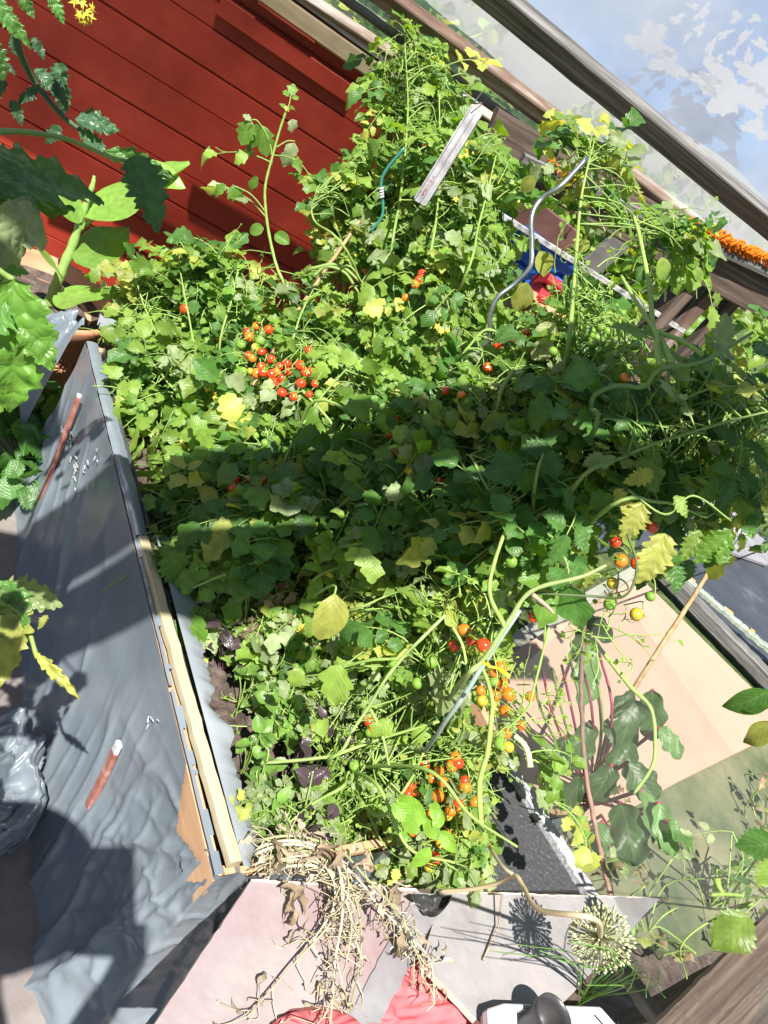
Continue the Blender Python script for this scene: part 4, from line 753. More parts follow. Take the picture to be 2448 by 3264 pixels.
for (b_, t_, w, c) in (((800, 385), (765, 465), 1.2, G0), ((822, 395), (800, 500), 0.9, G0 * .8), ((835, 400), (850, 505), 1.0, G0 * .9), ((930, 380), (940, 425), 1.3, np.array([.3, .36, .2])), ((938, 455), (905, 545), 0.8, np.array([.27, .34, .18])), ((800, 382), (770, 360), 1.1, np.array([.3, .36, .2])), ((905, 340), (925, 355), 1.2, GY), ((720, 590), (670, 620), 1.0, G0), ((735, 595), (765, 650), 1.4, G0), ((820, 560), (800, 620), .8, G0)): o_ = PD(*b_, 2.33); e_ = PD(*t_, 2.33); put(p.L, 'tomato', o_, e_ - o_, -FW + SUN * .5, np.linalg.norm(e_ - o_), c, w)
for k_ in (((868, 500), (855, 440), (820, 385), (795, 385)), ((880, 470), (915, 450), (940, 450)), ((850, 680), (800, 620), (740, 590))): p.stem(Q(*[(x, y, 2.33) for x, y in k_]), 0.0022, 0.0015)
for (x, y, sx) in ((835, 722, -1), (870, 740, 1)): put(p.L, 'round', PD(x + 6, y + 6, 2.33), ix * sx * 0.8 - iy * (0.1 if sx < 0 else 0.5), -FW, 0.05, G0, 0.9)
for (x, y, rx, ry, n) in ((420, 950, 90, 90, 45), (560, 900, 140, 80, 70), (720, 920, 130, 90, 60), (450, 1110, 110, 120, 55), (620, 1080, 120, 120, 55), (760, 1060, 90, 120, 26), (950, 1000, 130, 110, 48), (1000, 1150, 130, 130, 45), (450, 1250, 90, 90, 34), (600, 1250, 110, 100, 34), (760, 1290, 120, 70, 26)): blob('far', x, y, rx, ry, n, 0.125, yel=0.06, dark=0.3)
b = soilpt(1250, 1250)
Plant('tall', 'tomato_plant', 'tallest tomato plant reaching up to the pale trim beside the hanging channel', 'tomato plant', b, group=TG)
p = PLANTS['tall']
for q in (Q((1150, 900, 2.1), (1060, 870, 2.15), (960, 880, 2.2)), Q((1240, 900, 2.1), (1280, 600, 2.2), (1300, 350, 2.35), (1290, 140, 2.4)), Q((1350, 900, 2.0), (1400, 600, 2.15), (1400, 300, 2.3)), Q((1450, 950, 1.9), (1530, 700, 2.0), (1580, 500, 2.1)), Q((1130, 850, 2.1), (1000, 700, 2.2), (1010, 600, 2.2))): p.stem([b] + q, 0.0045)
p.stem(Q((1000, 880, 2.1), (1040, 850, 2.1), (1100, 870, 2.1), (1140, 930, 2.1)), 0.005, 0.004, STEMC * 0.9); p.stem(Q((975, 870, 2.12), (1000, 855, 2.1), (1080, 845, 2.1), (1150, 900, 2.1)), 0.005, 0.004, STEMC * 0.9)
for (x, y, rx, ry, n, yl) in ((1290, 170, 80, 110, 34, .1), (1370, 280, 90, 110, 40, .1), (1240, 340, 70, 90, 26, .1), (1300, 420, 110, 90, 44, .1), (1080, 590, 120, 60, 40, .35), (1060, 740, 90, 110, 40, .3), (1230, 560, 100, 110, 44, .1), (1400, 560, 150, 130, 80, .1), (1540, 620, 110, 130, 60, .05), (1250, 760, 130, 140, 60, .08), (1420, 800, 130, 140, 70, .08), (1150, 900, 120, 130, 46, .1), (1350, 980, 160, 110, 60, .05), (1550, 800, 90, 110, 44, .05)): blob('tall', x, y, rx, ry, n, 0.12, yel=yl, dark=0.25)
b = soilpt(1750, 1600)
Plant('right', 'tomato_plant', 'tomato plant with large green fruit climbing in front of the dark posts and spiral stake', 'tomato plant', b, group=TG)
p = PLANTS['right']
p.stem([b] + Q((1880, 1400, 1.4), (1884, 1300, 1.38), (1900, 1256, 1.37), (1971, 1229, 1.36), (2052, 1233, 1.35), (2107, 1175, 1.35), (2242, 1152, 1.36), (2400, 1060, 1.4)), 0.0048, 0.0028, np.array([0.15, 0.26, 0.07]))
p.stem(Q((2143, 1161, 1.36), (2107, 1084, 1.4), (2084, 1052, 1.42), (2070, 920, 1.45), (2040, 760, 1.55), (2020, 690, 1.6)), 0.006, 0.003, STEMC * 1.3)
p.stem(Q((2105, 1165, 1.36), (2092, 1110, 1.38), (2090, 1060, 1.4), (2020, 950, 1.5), (1980, 880, 1.6)), 0.006, 0.003, STEMC * 1.3); p.stem(Q((2093, 1057, 1.41), (2170, 1085, 1.4), (2240, 1130, 1.38)), 0.0045, 0.004, STEMC * 1.3)
p.stem([b] + Q((1800, 1200, 1.6), (1830, 900, 1.75), (1850, 650, 1.85), (1880, 500, 1.95)), 0.006); p.stem([b] + Q((1600, 1350, 1.6), (1650, 1150, 1.7), (1560, 1050, 1.75), (1480, 1120, 1.7)), 0.006)
for (x, y, rx, ry, n, yl) in ((1880, 480, 90, 60, 26, .25), (1930, 560, 60, 80, 16, .3), (1850, 620, 70, 80, 14, .3), (2060, 700, 110, 60, 20, .05), (2190, 800, 80, 90, 20, .05), (1850, 1000, 140, 110, 42, .12), (1700, 1100, 130, 90, 44, .1), (1950, 900, 70, 60, 10, .3), (1960, 1130, 120, 90, 40, .05), (1560, 1120, 120, 100, 44, .05), (2060, 1010, 40, 40, 6, .1), (1750, 1230, 150, 90, 50, .1), (1580, 1240, 110, 90, 36, .1)): blob('right', x, y, rx, ry, n, 0.11, yel=yl, dark=0.3)
b = soilpt(900, 1750)
Plant('mid', 'tomato_plant', 'dense tomato plant in the shade in the middle of the bed', 'tomato plant', b, group=TG)
p = PLANTS['mid']
for q in (Q((900, 1500, 1.75), (1000, 1300, 1.8), (1100, 1180, 1.85)), Q((1100, 1600, 1.6), (1250, 1400, 1.65), (1400, 1300, 1.7)), Q((750, 1650, 1.75), (620, 1550, 1.85), (520, 1500, 1.9)), Q((1050, 1750, 1.55), (1250, 1700, 1.5), (1450, 1600, 1.5)), Q((980, 1300, 1.7), (1200, 1350, 1.65), (1330, 1250, 1.7), (1530, 1200, 1.7))): p.stem([b] + q, 0.0045)
p.stem(Q((950, 1230, 1.85), (1050, 1340, 1.8), (1085, 1405, 1.8), (1200, 1410, 1.75), (1300, 1330, 1.75)), 0.0035, 0.003, STEMC * 1.2)
for (x, y, rx, ry, n) in ((850, 1380, 130, 110, 46), (1080, 1330, 140, 120, 55), (1300, 1300, 140, 110, 55), (700, 1500, 110, 90, 34), (900, 1550, 150, 110, 60), (1130, 1530, 150, 120, 60), (1350, 1500, 150, 120, 60), (620, 1680, 110, 90, 34), (820, 1720, 130, 90, 44), (1050, 1720, 140, 110, 50), (560, 1800, 60, 60, 10)): blob('mid', x, y, rx, ry, n, 0.14, yel=0.04, dark=0.45)
b = soilpt(1700, 1900)
Plant('shade', 'tomato_plant', 'tomato plant with big dark and yellowing leaves in the shadow at the right', 'tomato plant', b, group=TG)
p = PLANTS['shade']
for q in (Q((1800, 1600, 1.35), (2000, 1450, 1.38), (2300, 1350, 1.45), (2500, 1300, 1.5)), Q((1700, 1600, 1.35), (1750, 1400, 1.45)), Q((1900, 1650, 1.3), (2100, 1600, 1.35), (2250, 1650, 1.4)), Q((1650, 1700, 1.35), (1550, 1550, 1.4), (1500, 1450, 1.45))): p.stem([b] + q, 0.0045)
for (x, y, rx, ry, n, big) in ((1560, 1450, 140, 120, 50, 0), (1750, 1420, 150, 110, 50, 0), (1950, 1380, 140, 100, 46, 0), (2150, 1330, 130, 110, 40, 1), (2350, 1350, 120, 130, 40, 1), (1650, 1620, 140, 110, 50, 0), (1880, 1580, 140, 100, 44, 1), (2100, 1520, 130, 90, 34, 1), (2300, 1560, 130, 100, 18, 1), (1500, 1640, 120, 110, 44, 0)): blob('shade', x, y, rx, ry, n, 0.135, yel=0.10, dark=0.5, big=bool(big), pairs=2 if big else 3)
b = soilpt(1350, 2350)
Plant('front', 'tomato_plant', 'sunlit tomato plant with thick pale stem and orange fruit tied to the grey-green stake', 'tomato plant', b, group=TG)
p = PLANTS['front']
p.stem([b] + Q((1467, 2178, 1.25), (1541, 2104, 1.2), (1622, 1979, 1.18), (1696, 1883, 1.17), (1851, 1839, 1.17), (1932, 1802, 1.2)), 0.0054, 0.0026, np.array([0.26, 0.34, 0.12]))
p.stem(Q((1610, 2000, 1.18), (1560, 1880, 1.2), (1600, 1720, 1.22), (1640, 1640, 1.25)), 0.004, 0.0025, STEMC * 1.2); p.stem(Q((1696, 1895, 1.17), (1740, 1930, 1.17), (1765, 1955, 1.17)), 0.004, 0.003, DRY)
p.stem(Q((1535, 2650, 1.38), (1528, 2500, 1.33), (1554, 2398, 1.3), (1566, 2289, 1.28), (1569, 2241, 1.27), (1557, 2181, 1.25), (1530, 2110, 1.22)), 0.0048, 0.003, STEMC * 1.5)
p.stem(Q((1640, 2345, 1.3), (1668, 2370, 1.3), (1684, 2405, 1.3), (1690, 2446, 1.3)), 0.0045, 0.0055, np.array([0.4, 0.48, 0.25])); p.stem(Q((1444, 2000, 1.25), (1475, 2060, 1.25), (1490, 2150, 1.26), (1495, 2230, 1.27)), 0.0025, 0.002, STEMC * 1.5)
p.stem(Q((1750, 2000, 1.25), (1700, 2200, 1.27), (1680, 2260, 1.28), (1610, 2330, 1.3)), 0.002, 0.002, STEMC * 1.3)
for (x, y, rx, ry, n) in ((1450, 1780, 150, 80, 34), (1620, 1780, 110, 90, 20), (1350, 1900, 130, 90, 34), (1450, 2000, 90, 90, 24), (1300, 2050, 130, 90, 24), (1650, 2500, 90, 110, 12), (1420, 2150, 110, 90, 24), (1720, 2600, 60, 80, 12)): blob('front', x, y, rx, ry, n, 0.115, 0.3, yel=0.18, dark=0.1)
b = soilpt(1080, 2450)
Plant('low', 'tomato_plant', 'sprawling tomato plant with pale curved stem and small fine leaves at the near end', 'tomato plant', b, group=TG)
p = PLANTS['low']
p.stem(Q((820, 2432, 1.5), (870, 2430, 1.48), (1000, 2418, 1.44), (1082, 2400, 1.42), (1130, 2320, 1.4), (1174, 2255, 1.38), (1227, 2168, 1.34), (1289, 2090, 1.32), (1337, 2042, 1.3), (1420, 1960, 1.3)), 0.0032, 0.0030, np.array([0.26, 0.35, 0.12]))
p.stem(Q((1275, 2100, 1.33), (1178, 2105, 1.36), (1100, 2125, 1.4), (1019, 2150, 1.44)), 0.003, 0.002, STEMC * 1.3); p.stem(Q((1180, 2260, 1.38), (1215, 2330, 1.38), (1240, 2440, 1.38)), 0.003, 0.002, STEMC * 1.3)
for q in (Q((1100, 2500, 1.45), (1000, 2560, 1.45), (900, 2640, 1.45)), Q((1200, 2600, 1.4), (1300, 2500, 1.4), (1350, 2400, 1.38)), Q((1200, 2500, 1.4), (1300, 2700, 1.4), (1450, 2750, 1.4)), Q((1350, 2450, 1.35), (1500, 2600, 1.35), (1650, 2700, 1.35)), Q((1050, 2420, 1.42), (1200, 2360, 1.4), (1400, 2300, 1.36))): p.stem([b] + q, 0.004, 0.002, STEMC * 1.2)
for (x, y, rx, ry, n, ln) in ((1000, 2560, 160, 90, 60, .07), (1130, 2480, 130, 90, 40, .08), (1250, 2350, 120, 110, 50, .09), (1350, 2500, 120, 100, 44, .1), (1250, 2650, 130, 100, 40, .1), (1100, 2300, 130, 90, 44, .08), (1420, 2650, 120, 110, 40, .11), (1550, 2720, 110, 90, 28, .11), (1480, 2450, 100, 110, 30, .1), (950, 2200, 120, 100, 40, .08), (1150, 2150, 130, 80, 44, .08), (1330, 2220, 110, 90, 44, .09), (1620, 2620, 80, 80, 14, .1), (850, 2560, 80, 90, 24, .07), (1400, 2780, 150, 50, 20, .1)): blob('low', x, y, rx, ry, n, ln, 0.2, yel=0.2, dark=0.12)
b = soilpt(950, 1950)
Plant('dryish', 'tomato_plant', 'wilting tomato plant with yellow and brown curled leaves below the shadow band', 'tomato plant', b, group=TG)
p = PLANTS['dryish']
for q in (Q((1000, 1850, 1.5), (1100, 1800, 1.48)), Q((850, 1850, 1.58), (700, 1820, 1.65), (600, 1850, 1.65)), Q((1100, 1950, 1.45), (1230, 1900, 1.4))): p.stem([b] + q, 0.004)
for (x, y, rx, ry, n, dd) in ((900, 1920, 130, 70, 34, .6), (1050, 1990, 130, 80, 50, .25), (850, 2020, 90, 80, 44, .1), (1180, 1960, 90, 80, 34, .2), (700, 1900, 120, 60, 20, .1), (780, 1830, 110, 50, 16, .05), (1150, 1850, 110, 60, 20, .1)): blob('dryish', x, y, rx, ry, n, 0.095, 0.2, yel=0.35, dark=0.05, dead=dd)
def wiry(key, x, y, rx, ry, n, col=STEMC, up_=0.3):
    P_ = PLANTS[key]
    for _ in range(n):
        a = RNG.uniform(0, 6.28); r = math.sqrt(RNG.random()); x_, y_ = x + rx * r * math.cos(a), y + ry * r * math.sin(a); p0 = PD(x_, y_, DS(x_, y_) - 0.02 + 0.08 * RNG.random())
        if p0[2] < 0.46: p0[2] = 0.46
        d = nrm(RNG.normal(0, 1, 3) + Z * up_); l = RNG.uniform(0.05, 0.14); pts = [p0]
        for k in range(4): d = nrm(d + RNG.normal(0, 0.35, 3) - Z * 0.1); pts.append(pts[-1] + d * l / 4)
        c = col * RNG.uniform(0.9, 1.6); sp_ = spline(pts, 3); tube(P_.S, sp_, np.linspace(0.0014, 0.0007, len(sp_)), 4, c, cap=False)
        for k in range(RNG.integers(3, 8)):
            q = sp_[RNG.integers(3, len(sp_))]; e = q + nrm(d + RNG.normal(0, 1.2, 3)) * RNG.uniform(0.008, 0.03); tube(P_.S, [q, (q + e) / 2 + RNG.normal(0, .002, 3), e], [0.0008, 0.0007, 0.0006], 3, c, cap=False)
            if RNG.random() < 0.7: put(P_.L, 'tomato', e, e - q, SUN + RNG.normal(0, .5, 3), RNG.uniform(0.006, 0.016), G1 * RNG.uniform(.8, 1.4), 1.3)
for a_ in (('low', 1080, 2570, 180, 80, 60), ('low', 950, 2300, 130, 120, 30), ('low', 1250, 2300, 130, 150, 46), ('low', 1400, 2450, 130, 130, 40), ('low', 1250, 2620, 150, 80, 40), ('front', 1400, 2000, 180, 120, 34), ('front', 1680, 2250, 60, 100, 12), ('front', 1900, 1990, 90, 60, 12), ('tall', 1350, 600, 200, 250, 50), ('tall', 1300, 250, 110, 150, 24), ('right', 1880, 900, 120, 150, 26), ('right', 1650, 1100, 150, 150, 34), ('right', 1980, 1120, 60, 60, 14), ('far', 700, 950, 260, 120, 40), ('dryish', 1000, 1950, 200, 90, 30), ('shade', 1700, 1450, 350, 150, 40), ('right', 2050, 720, 130, 60, 16)): wiry(*a_)
# single leaves that stand out
def one(key, kind, b_, t_, d, w=1.0, col=G0, dd=0.0, tpl=None, up=None):
    o = PD(*b_, d); e = PD(*t_, d + dd); u = -FW + SUN * 0.4 + RNG.normal(0, 0.15, 3) if up is None else up
    put(PLANTS[key].L, kind, o, e - o, u, np.linalg.norm(e - o), col, w, tpl)
one('dryish', 'basil', (1067, 1893), (1050, 2082), 1.32, 1.0, GY * 0.9); p.stem(Q((1067, 1893, 1.32), (1070, 1870, 1.33), (1050, 1870, 1.36), (1000, 1900, 1.45)), 0.002, 0.002)
one('mid', 'toothed', (540, 1760), (590, 1860), 1.6, 1.6, G0, tpl=BIGT[1]); one('low', 'round', (600, 1950), (612, 2095), 1.6, 1.0, G0 * 1.2)
for (x, y) in ((600, 1870), (655, 1850), (700, 1830), (750, 1815), (620, 1830), (670, 1890), (715, 1795), (640, 1800)): one('mid', 'tomato', (x + 8, y - 8), (x - 14 + RNG.uniform(-20, 30), y + RNG.uniform(20, 40) * RNG.choice([-1, 1])), 1.55, 1.4, G0 * 1.1)
PLANTS['mid'].stem(Q((600, 1880, 1.56), (680, 1845, 1.55), (775, 1810, 1.55), (860, 1770, 1.56)), 0.0022, 0.003)
for (b_, t_) in (((1140, 1745), (1110, 1800)), ((1150, 1745), (1170, 1825)), ((1190, 1775), (1180, 1865)), ((1085, 2120), (1040, 2260)), ((960, 2130), (920, 2200)), ((1000, 2330), (1065, 2310)), ((1240, 2290), (1200, 2370))): one('front', 'tomato', b_, t_, 1.30, 1.2, G1 * 1.1)
for (b_, t_, c) in (((2120, 1700), (2060, 1890), GY), ((2050, 1600), (1990, 1740), GY * .9), ((1960, 1560), (2020, 1640), GY * .8), ((2150, 1580), (2200, 1650), G1), ((2230, 1690), (2180, 1800), G1 * .8), ((2330, 1690), (2220, 1810), G0), ((2080, 1500), (1990, 1560), GY * .8), ((2290, 1800), (2330, 1720), G0)): one('shade', 'tomato', b_, t_, 1.25, 0.9, c, tpl=BIGT[RNG.integers(5)])
PLANTS['shade'].stem(Q((2000, 1560, 1.25), (2120, 1640, 1.25), (2210, 1580, 1.26), (2330, 1660, 1.3)), 0.002, 0.0015); PLANTS['shade'].stem(Q((2000, 1700, 1.24), (2030, 1810, 1.24), (1990, 1900, 1.24), (1880, 1900, 1.25), (1700, 1890, 1.2)), 0.0022, 0.002, np.array([.08, .12, .04]))
for (b_, t_, c) in (((1760, 1080), (1690, 1150), np.array([.6, .62, .35])), ((1770, 1030), (1700, 1110), np.array([.6, .62, .35])), ((1720, 800), (1745, 890), GY), ((1680, 900), (1640, 1000), GY * .9), ((1700, 560), (1660, 620), GY * .8), ((1870, 580), (1830, 640), GY), ((1960, 500), (1950, 560), GY * 1.2), ((1730, 480), (1780, 490), GY * 1.3), ((1880, 770), (1830, 800), GY), ((2210, 840), (2200, 940), G1), ((2110, 820), (2110, 900), G1), ((1800, 880), (1900, 1010), G2)): one('right', 'basil', b_, t_, DS(*b_) - 0.02 + RNG.uniform(0, .08), 1.2, c * RNG.uniform(.6, .95))
for (b_, t_) in (((1250, 2560), (1330, 2640)), ((1340, 2650), (1260, 2610)), ((1390, 2620), (1380, 2540)), ((1400, 2650), (1470, 2720)), ((1370, 2700), (1320, 2790)), ((1380, 2640), (1430, 2580)), ((1360, 2620), (1240, 2540)), ((1400, 2670), (1330, 2610))): one('low', 'pepper', b_, t_, 1.3, 1.2, np.array([0.2, 0.38, 0.04]))
# fruit
FM = {'r': M_RED, 'o': M_ORG, 'g': M_GRN, 'y': M_YEL}
def fruit_mesh(c):
    mb = MB(); prof = [(math.sin(a), -math.cos(a) * 0.95) for a in np.linspace(0, math.pi, 13)]; prof[-2] = (prof[-2][0], prof[-2][1] - 0.02); lathe(mb, (0, 0, 0), prof, 20)
    for k in range(5):
        a = k * 1.257; d = np.array([math.cos(a), math.sin(a), 0]); e = np.array([-math.sin(a), math.cos(a), 0])
        mb.add([Z * 0.96 + e * 0.13, Z * 0.96 - e * 0.13, d * 0.5 + Z * 0.98 - e * 0.1, d * 0.9 + Z * 1.08, d * 0.5 + Z * 0.98 + e * 0.1], [(0, 1, 2, 4), (4, 2, 3)], mi=1)
    tube(mb, [Z * 0.95, Z * 1.25, Z * 1.5 + np.array([0.15, 0, 0])], 0.08, 5, mi=1)
    o = mb.build('tomato', [FM[c], M_GRN]); me = o.data; off = Vector(o.location)
    for v_ in me.vertices: v_.co += off
    bpy.data.objects.remove(o); return me
FME = {c: fruit_mesh(c) for c in FM}
cen = {k: np.array([PX(q) for q in PLANTS[k].samp])[:, :2] for k in PLANTS}
for (x, y, c, d, rr) in FR:
    if y < 1560 and x < 1030: k = 'far'
    elif y < 1000 and x < 1500: k = 'tall'
    elif y < 1300: k = 'right'
    elif y < 1620: k = 'mid'
    elif x > 1850: k = 'shade'
    elif x > 1380 and y < 2430: k = 'front'
    else: k = 'low'
    P_ = PLANTS[k]; o = bpy.data.objects.new('tomato', FME[c]); SC.collection.objects.link(o); o.parent = P_.t
    w = PD(x, y, d); o.location = w - np.array(P_.t['_w']); o.scale = (rr, rr, rr * RNG.uniform(0.92, 1.02)); o.rotation_euler = (RNG.normal(0, 0.6), RNG.normal(0, 0.6), RNG.uniform(0, 6))
    q = w + FW * 0.03 + Z * 0.03 + RNG.normal(0, 0.012, 3); tube(P_.S, spline([w + Z * rr * 1.3, (w + q) / 2 + Z * 0.012, q, q + FW * 0.05 - Z * 0.02], 3), 0.0013, 4, STEMC * 1.1, cap=False)
for (k, pts_) in (('mid', [(780, 1800), (800, 1795), (820, 1805), (845, 1800), (990, 1800), (1010, 1795)]), ('tall', [(1480, 1395 - 900), (1470, 640)]), ('far', [(650, 1240), (680, 1250), (600, 1270)]), ('right', [(1400, 1030), (1410, 1060), (1300, 1500)]), ('dryish', [(960, 2010), (1110, 2035), (1050, 1830)])):
    for (x, y) in pts_:
        for _ in range(3): fm = MB(); star(fm, PD(x + RNG.normal(0, 8), y + RNG.normal(0, 8), DS(x, y) - 0.05), 0.009, -FW + RNG.normal(0, 0.5, 3)); fm.build('flower', M_FLOW, PLANTS[k].t)
for k in ('far', 'tall', 'right', 'mid', 'shade', 'front', 'low', 'dryish'): PLANTS[k].finish()

KO_ON[0] = False
# ---- herbs and weeds in the bed
def herb(name, label, cat, x, y, n, s, kind, col, spread, leafmat=M_GLOSS, h=0.10, group=None, zz=0.42, d=None):
    b = PZ(x, y, zz) if d is None else PD(x, y, d); t = thing(name, label, cat, b, group); Lm, Sm = MB(), MB()
    for _ in range(n):
        a = RNG.uniform(0, 6.28); r = spread * math.sqrt(RNG.random()); q = b + np.array([math.cos(a) * r, math.sin(a) * r, h * RNG.uniform(0.3, 1.1)])
        tube(Sm, spline([b + RNG.normal(0, 0.003, 3), b * 0.5 + q * 0.5 + Z * 0.01, q], 3), 0.0014, 4, STEMC if col[1] > col[0] * 1.1 else np.array([.1, .05, .08]), cap=False)
        for _k in range(2): put(Lm, kind, q, nrm(q - b) * 0.5 + RNG.normal(0, 0.5, 3), Z + RNG.normal(0, 0.35, 3) - FW * 0.3, s * RNG.uniform(0.6, 1.25), np.asarray(col) * RNG.uniform(0.7, 1.3), RNG.uniform(0.9, 1.5))
    Sm.build('stem', M_STEM, t); Lm.build('foliage', leafmat, t); return t
PUR = (0.06, 0.035, 0.05); BRI = (0.13, 0.25, 0.045)
for (x, y, n, lb) in ((700, 2130, 14, 'purple basil on bare soil beside the torn flap'), (1000, 2440, 16, 'purple basil under the curved pale tomato stem'), (1150, 2430, 14, 'purple basil beside the unripe green tomato'), (900, 2520, 14, 'purple basil among fine leaves near the batten'), (930, 2620, 16, 'purple basil just behind the dry stalks'), (880, 1460, 6, 'small purple seedling in the shade by the weeds')): herb('basil', 'dark ' + lb, 'basil', x, y, int(n * .6), 0.036, 'basil', PUR, 0.05, group='purple basil plants')
for (x, y, n, lb) in ((820, 1480, 22, 'glossy green basil below the far tomato cluster'), (700, 1420, 24, 'glossy green basil beside the grassy weeds'), (760, 2090, 26, 'curly bright green basil below the brown leaves')): herb('basil', lb, 'basil', x, y, n, 0.038, 'pepper', BRI, 0.07, h=0.16, group='green basil plants')
for (x, y, n, lb) in ((760, 2270, 12, 'bright seedling with rounded leaves beside bare soil'), (850, 2370, 14, 'rounded seedling between the basil and the batten'), (770, 2470, 12, 'leafy seedling next to the torn flap'), (790, 2590, 12, 'leafy seedling near the lower end of the batten'), (860, 2330, 12, 'pale seedling behind the long curved stem'), (730, 1660, 14, 'bright weed in the shade beside the bed edge'), (680, 1740, 10, 'pale seedling under the trailing leaf row'), (1330, 2800, 12, 'bright seedling beside the orange clay pot'), (1500, 2800, 10, 'pale seedling behind the upright panel edge')): herb('seedling', lb, 'seedling', x, y, int(n * .8), 0.032, 'basil' if n == 12 else 'tomato', BRI, 0.05, group='seedlings on the bed soil')
t = thing('grassy_weed', 'tuft of narrow leaved weeds on the soil near the far bed edge', 'weed', PZ(480, 1520, 0.42)); Lm = MB(); b = PZ(480, 1520, 0.42)
for _ in range(60): o_ = b + np.append(RNG.normal(0, 0.05, 2), 0.0); put(Lm, 'pepper', o_ + Z * RNG.uniform(0, .05), RNG.normal(0, 0.5, 3) + Z * 0.9, RNG.normal(0, 1, 3), RNG.uniform(0.05, 0.10), G1 * RNG.uniform(.7, 1.2), 0.45)
Lm.build('foliage', M_LEAF, t)
# ---- celandine like weeds left of the bed
for (x, y, n, lb) in ((150, 1440, 26, 'weed with lobed leaves and yellow flowers behind the rust-brown stake'), (60, 1500, 30, 'dark weed with lobed leaves in the shade at the left'), (120, 1600, 22, 'low weed with a yellow flower beside the foot of the bed'), (40, 1330, 26, 'shaded weed under the large tomato leaf')):
    t = herb('weed', lb, 'weed', x, y, n, 0.07, 'toothed', (0.06, 0.17, 0.03), 0.12, M_LEAF, 0.16, 'weeds left of the bed', zz=0.02)
    for _ in range(2 if n < 30 else 0): fm = MB(); star(fm, PZ(x, y, 0.02) + np.append(RNG.normal(0, 0.05, 2), 0.20), 0.014, Z - FW * 0.5); fm.build('flower', M_FLOW, t)
# ---- canna
cb = np.array([pc[0], pc[1], hgt * 0.86]); cb2 = PD(175, 930, 2.62); cb2[2] = hgt * 0.86
Plant('canna', 'canna_plant', 'canna with broad light green leaves growing in the terracotta pot', 'canna', cb2, M_GLOSS); p = PLANTS['canna']
CG = np.array([0.16, 0.3, 0.05])
p.stem([cb2] + Q((190, 880, 2.6), (235, 770, 2.58), (270, 660, 2.56), (295, 590, 2.55), (300, 560, 2.55)), 0.019, 0.004, np.array([0.2, 0.32, 0.08]), 10)
p.stem(Q((255, 730, 2.57), (290, 700, 2.57), (310, 680, 2.55)), 0.008, 0.006, np.array([0.2, 0.32, 0.08]))
C_T = TPL['canna']
for i, (b_, t_, w, c, dd) in enumerate((((270, 690), (610, 530), 1.7, CG * 1.25, 0.0), ((255, 710), (160, 540), 1.0, CG * 1.1, 0.0), ((235, 830), (450, 745), 1.7, CG * 0.75, 0.1), ((200, 890), (110, 760), 1.2, CG, -0.05), ((180, 940), (340, 960), 1.3, CG * 1.1, -0.1), ((400, 530), (605, 560), 1.1, CG * 1.3, 0.0), ((330, 920), (440, 960), 1.2, CG, 0))):
    o = PD(*b_, 2.55); e = PD(*t_, 2.5 + dd); put(p.L, 'canna', o, e - o, -FW + iy * 0.6 + RNG.normal(0, 0.1, 3), np.linalg.norm(e - o), c, w, C_T[i % 4])
p.finish()
# ---- tomato plant close to the camera, upper left
b = np.array([-1.15, 0.85, 0.012])
Plant('near', 'tomato_plant', 'tall tomato plant with big puckered leaves and yellow flowers hanging in from the left', 'tomato plant', b, M_PUCK); p = PLANTS['near']
ND = np.array([0.07, 0.17, 0.035])
p.stem([b, np.array([-1.0, 0.9, 0.9])] + Q((-260, 520, 1.05), (-120, 480, 1.0)), 0.009, 0.007)
p.stem([np.array([-1.02, 0.9, 0.8])] + Q((-400, 200, 1.1), (-150, 60, 1.15), (20, 40, 1.2), (60, 160, 1.25), (110, 260, 1.3), (200, 370, 1.3), (280, 430, 1.3)), 0.007, 0.003, np.array([0.06, 0.12, 0.05]))
p.stem(Q((-150, 480, 1.0), (0, 420, 1.05), (200, 440, 1.1), (350, 500, 1.1), (440, 520, 1.12)), 0.004, 0.002); p.stem([np.array([-1.02, 0.9, 0.7])] + Q((-300, 900, 1.05), (-200, 850, 0.8), (-60, 840, 0.65), (40, 890, 0.6)), 0.005, 0.002)
p.stem([np.array([-1.1, 0.87, 0.4])] + Q((-300, 1900, 1.2), (-100, 1900, 1.1), (60, 1950, 1.1), (120, 2100, 1.1)), 0.005, 0.003)
def nl(b_, t_, d, w, c, dd=0.0, up=None, kind='toothed', ti=None):
    o = PD(*b_, d); e = PD(*t_, d + dd); put(p.L, kind, o, e - o, (-FW * 0.6 + SUN + RNG.normal(0, 0.2, 3)) if up is None else up, np.linalg.norm(e - o), c, w, BIGT[RNG.integers(5)] if ti is None else ti)
nl((-200, 560), (350, 515), 1.02, 0.85, ND, 0.08); nl((-120, 600), (250, 630), 1.04, 0.8, ND * 1.4, 0.05); nl((-60, 620), (110, 720), 1.06, 0.7, ND * 1.2)
nl((-40, 640), (20, 800), 1.0, 1.2, ND * 1.3)
nl((420, 500), (550, 720), 1.1, 0.85, np.array([0.05, 0.13, 0.035]), -0.05); nl((430, 510), (500, 640), 1.11, 0.7, ND * 0.8); nl((330, 480), (580, 560), 1.15, 0.4, ND)
nl((40, 890), (100, 1370), 0.60, 0.75, np.array([0.12, 0.27, 0.035]), 0.02); nl((50, 980), (195, 1180), 0.605, 0.9, np.array([0.12, 0.26, 0.035])); nl((20, 960), (-80, 1120), 0.60, 1.2, ND * 1.5); nl((40, 1080), (-20, 1280), 0.97, 0.8, ND * 1.3)
nl((-60, 860), (100, 840), 1.0, 0.8, ND * 2); nl((-20, 900), (60, 960), 1.0, 1.0, ND * 1.2); nl((0, 980), (70, 1060), 1.0, 1.2, ND)
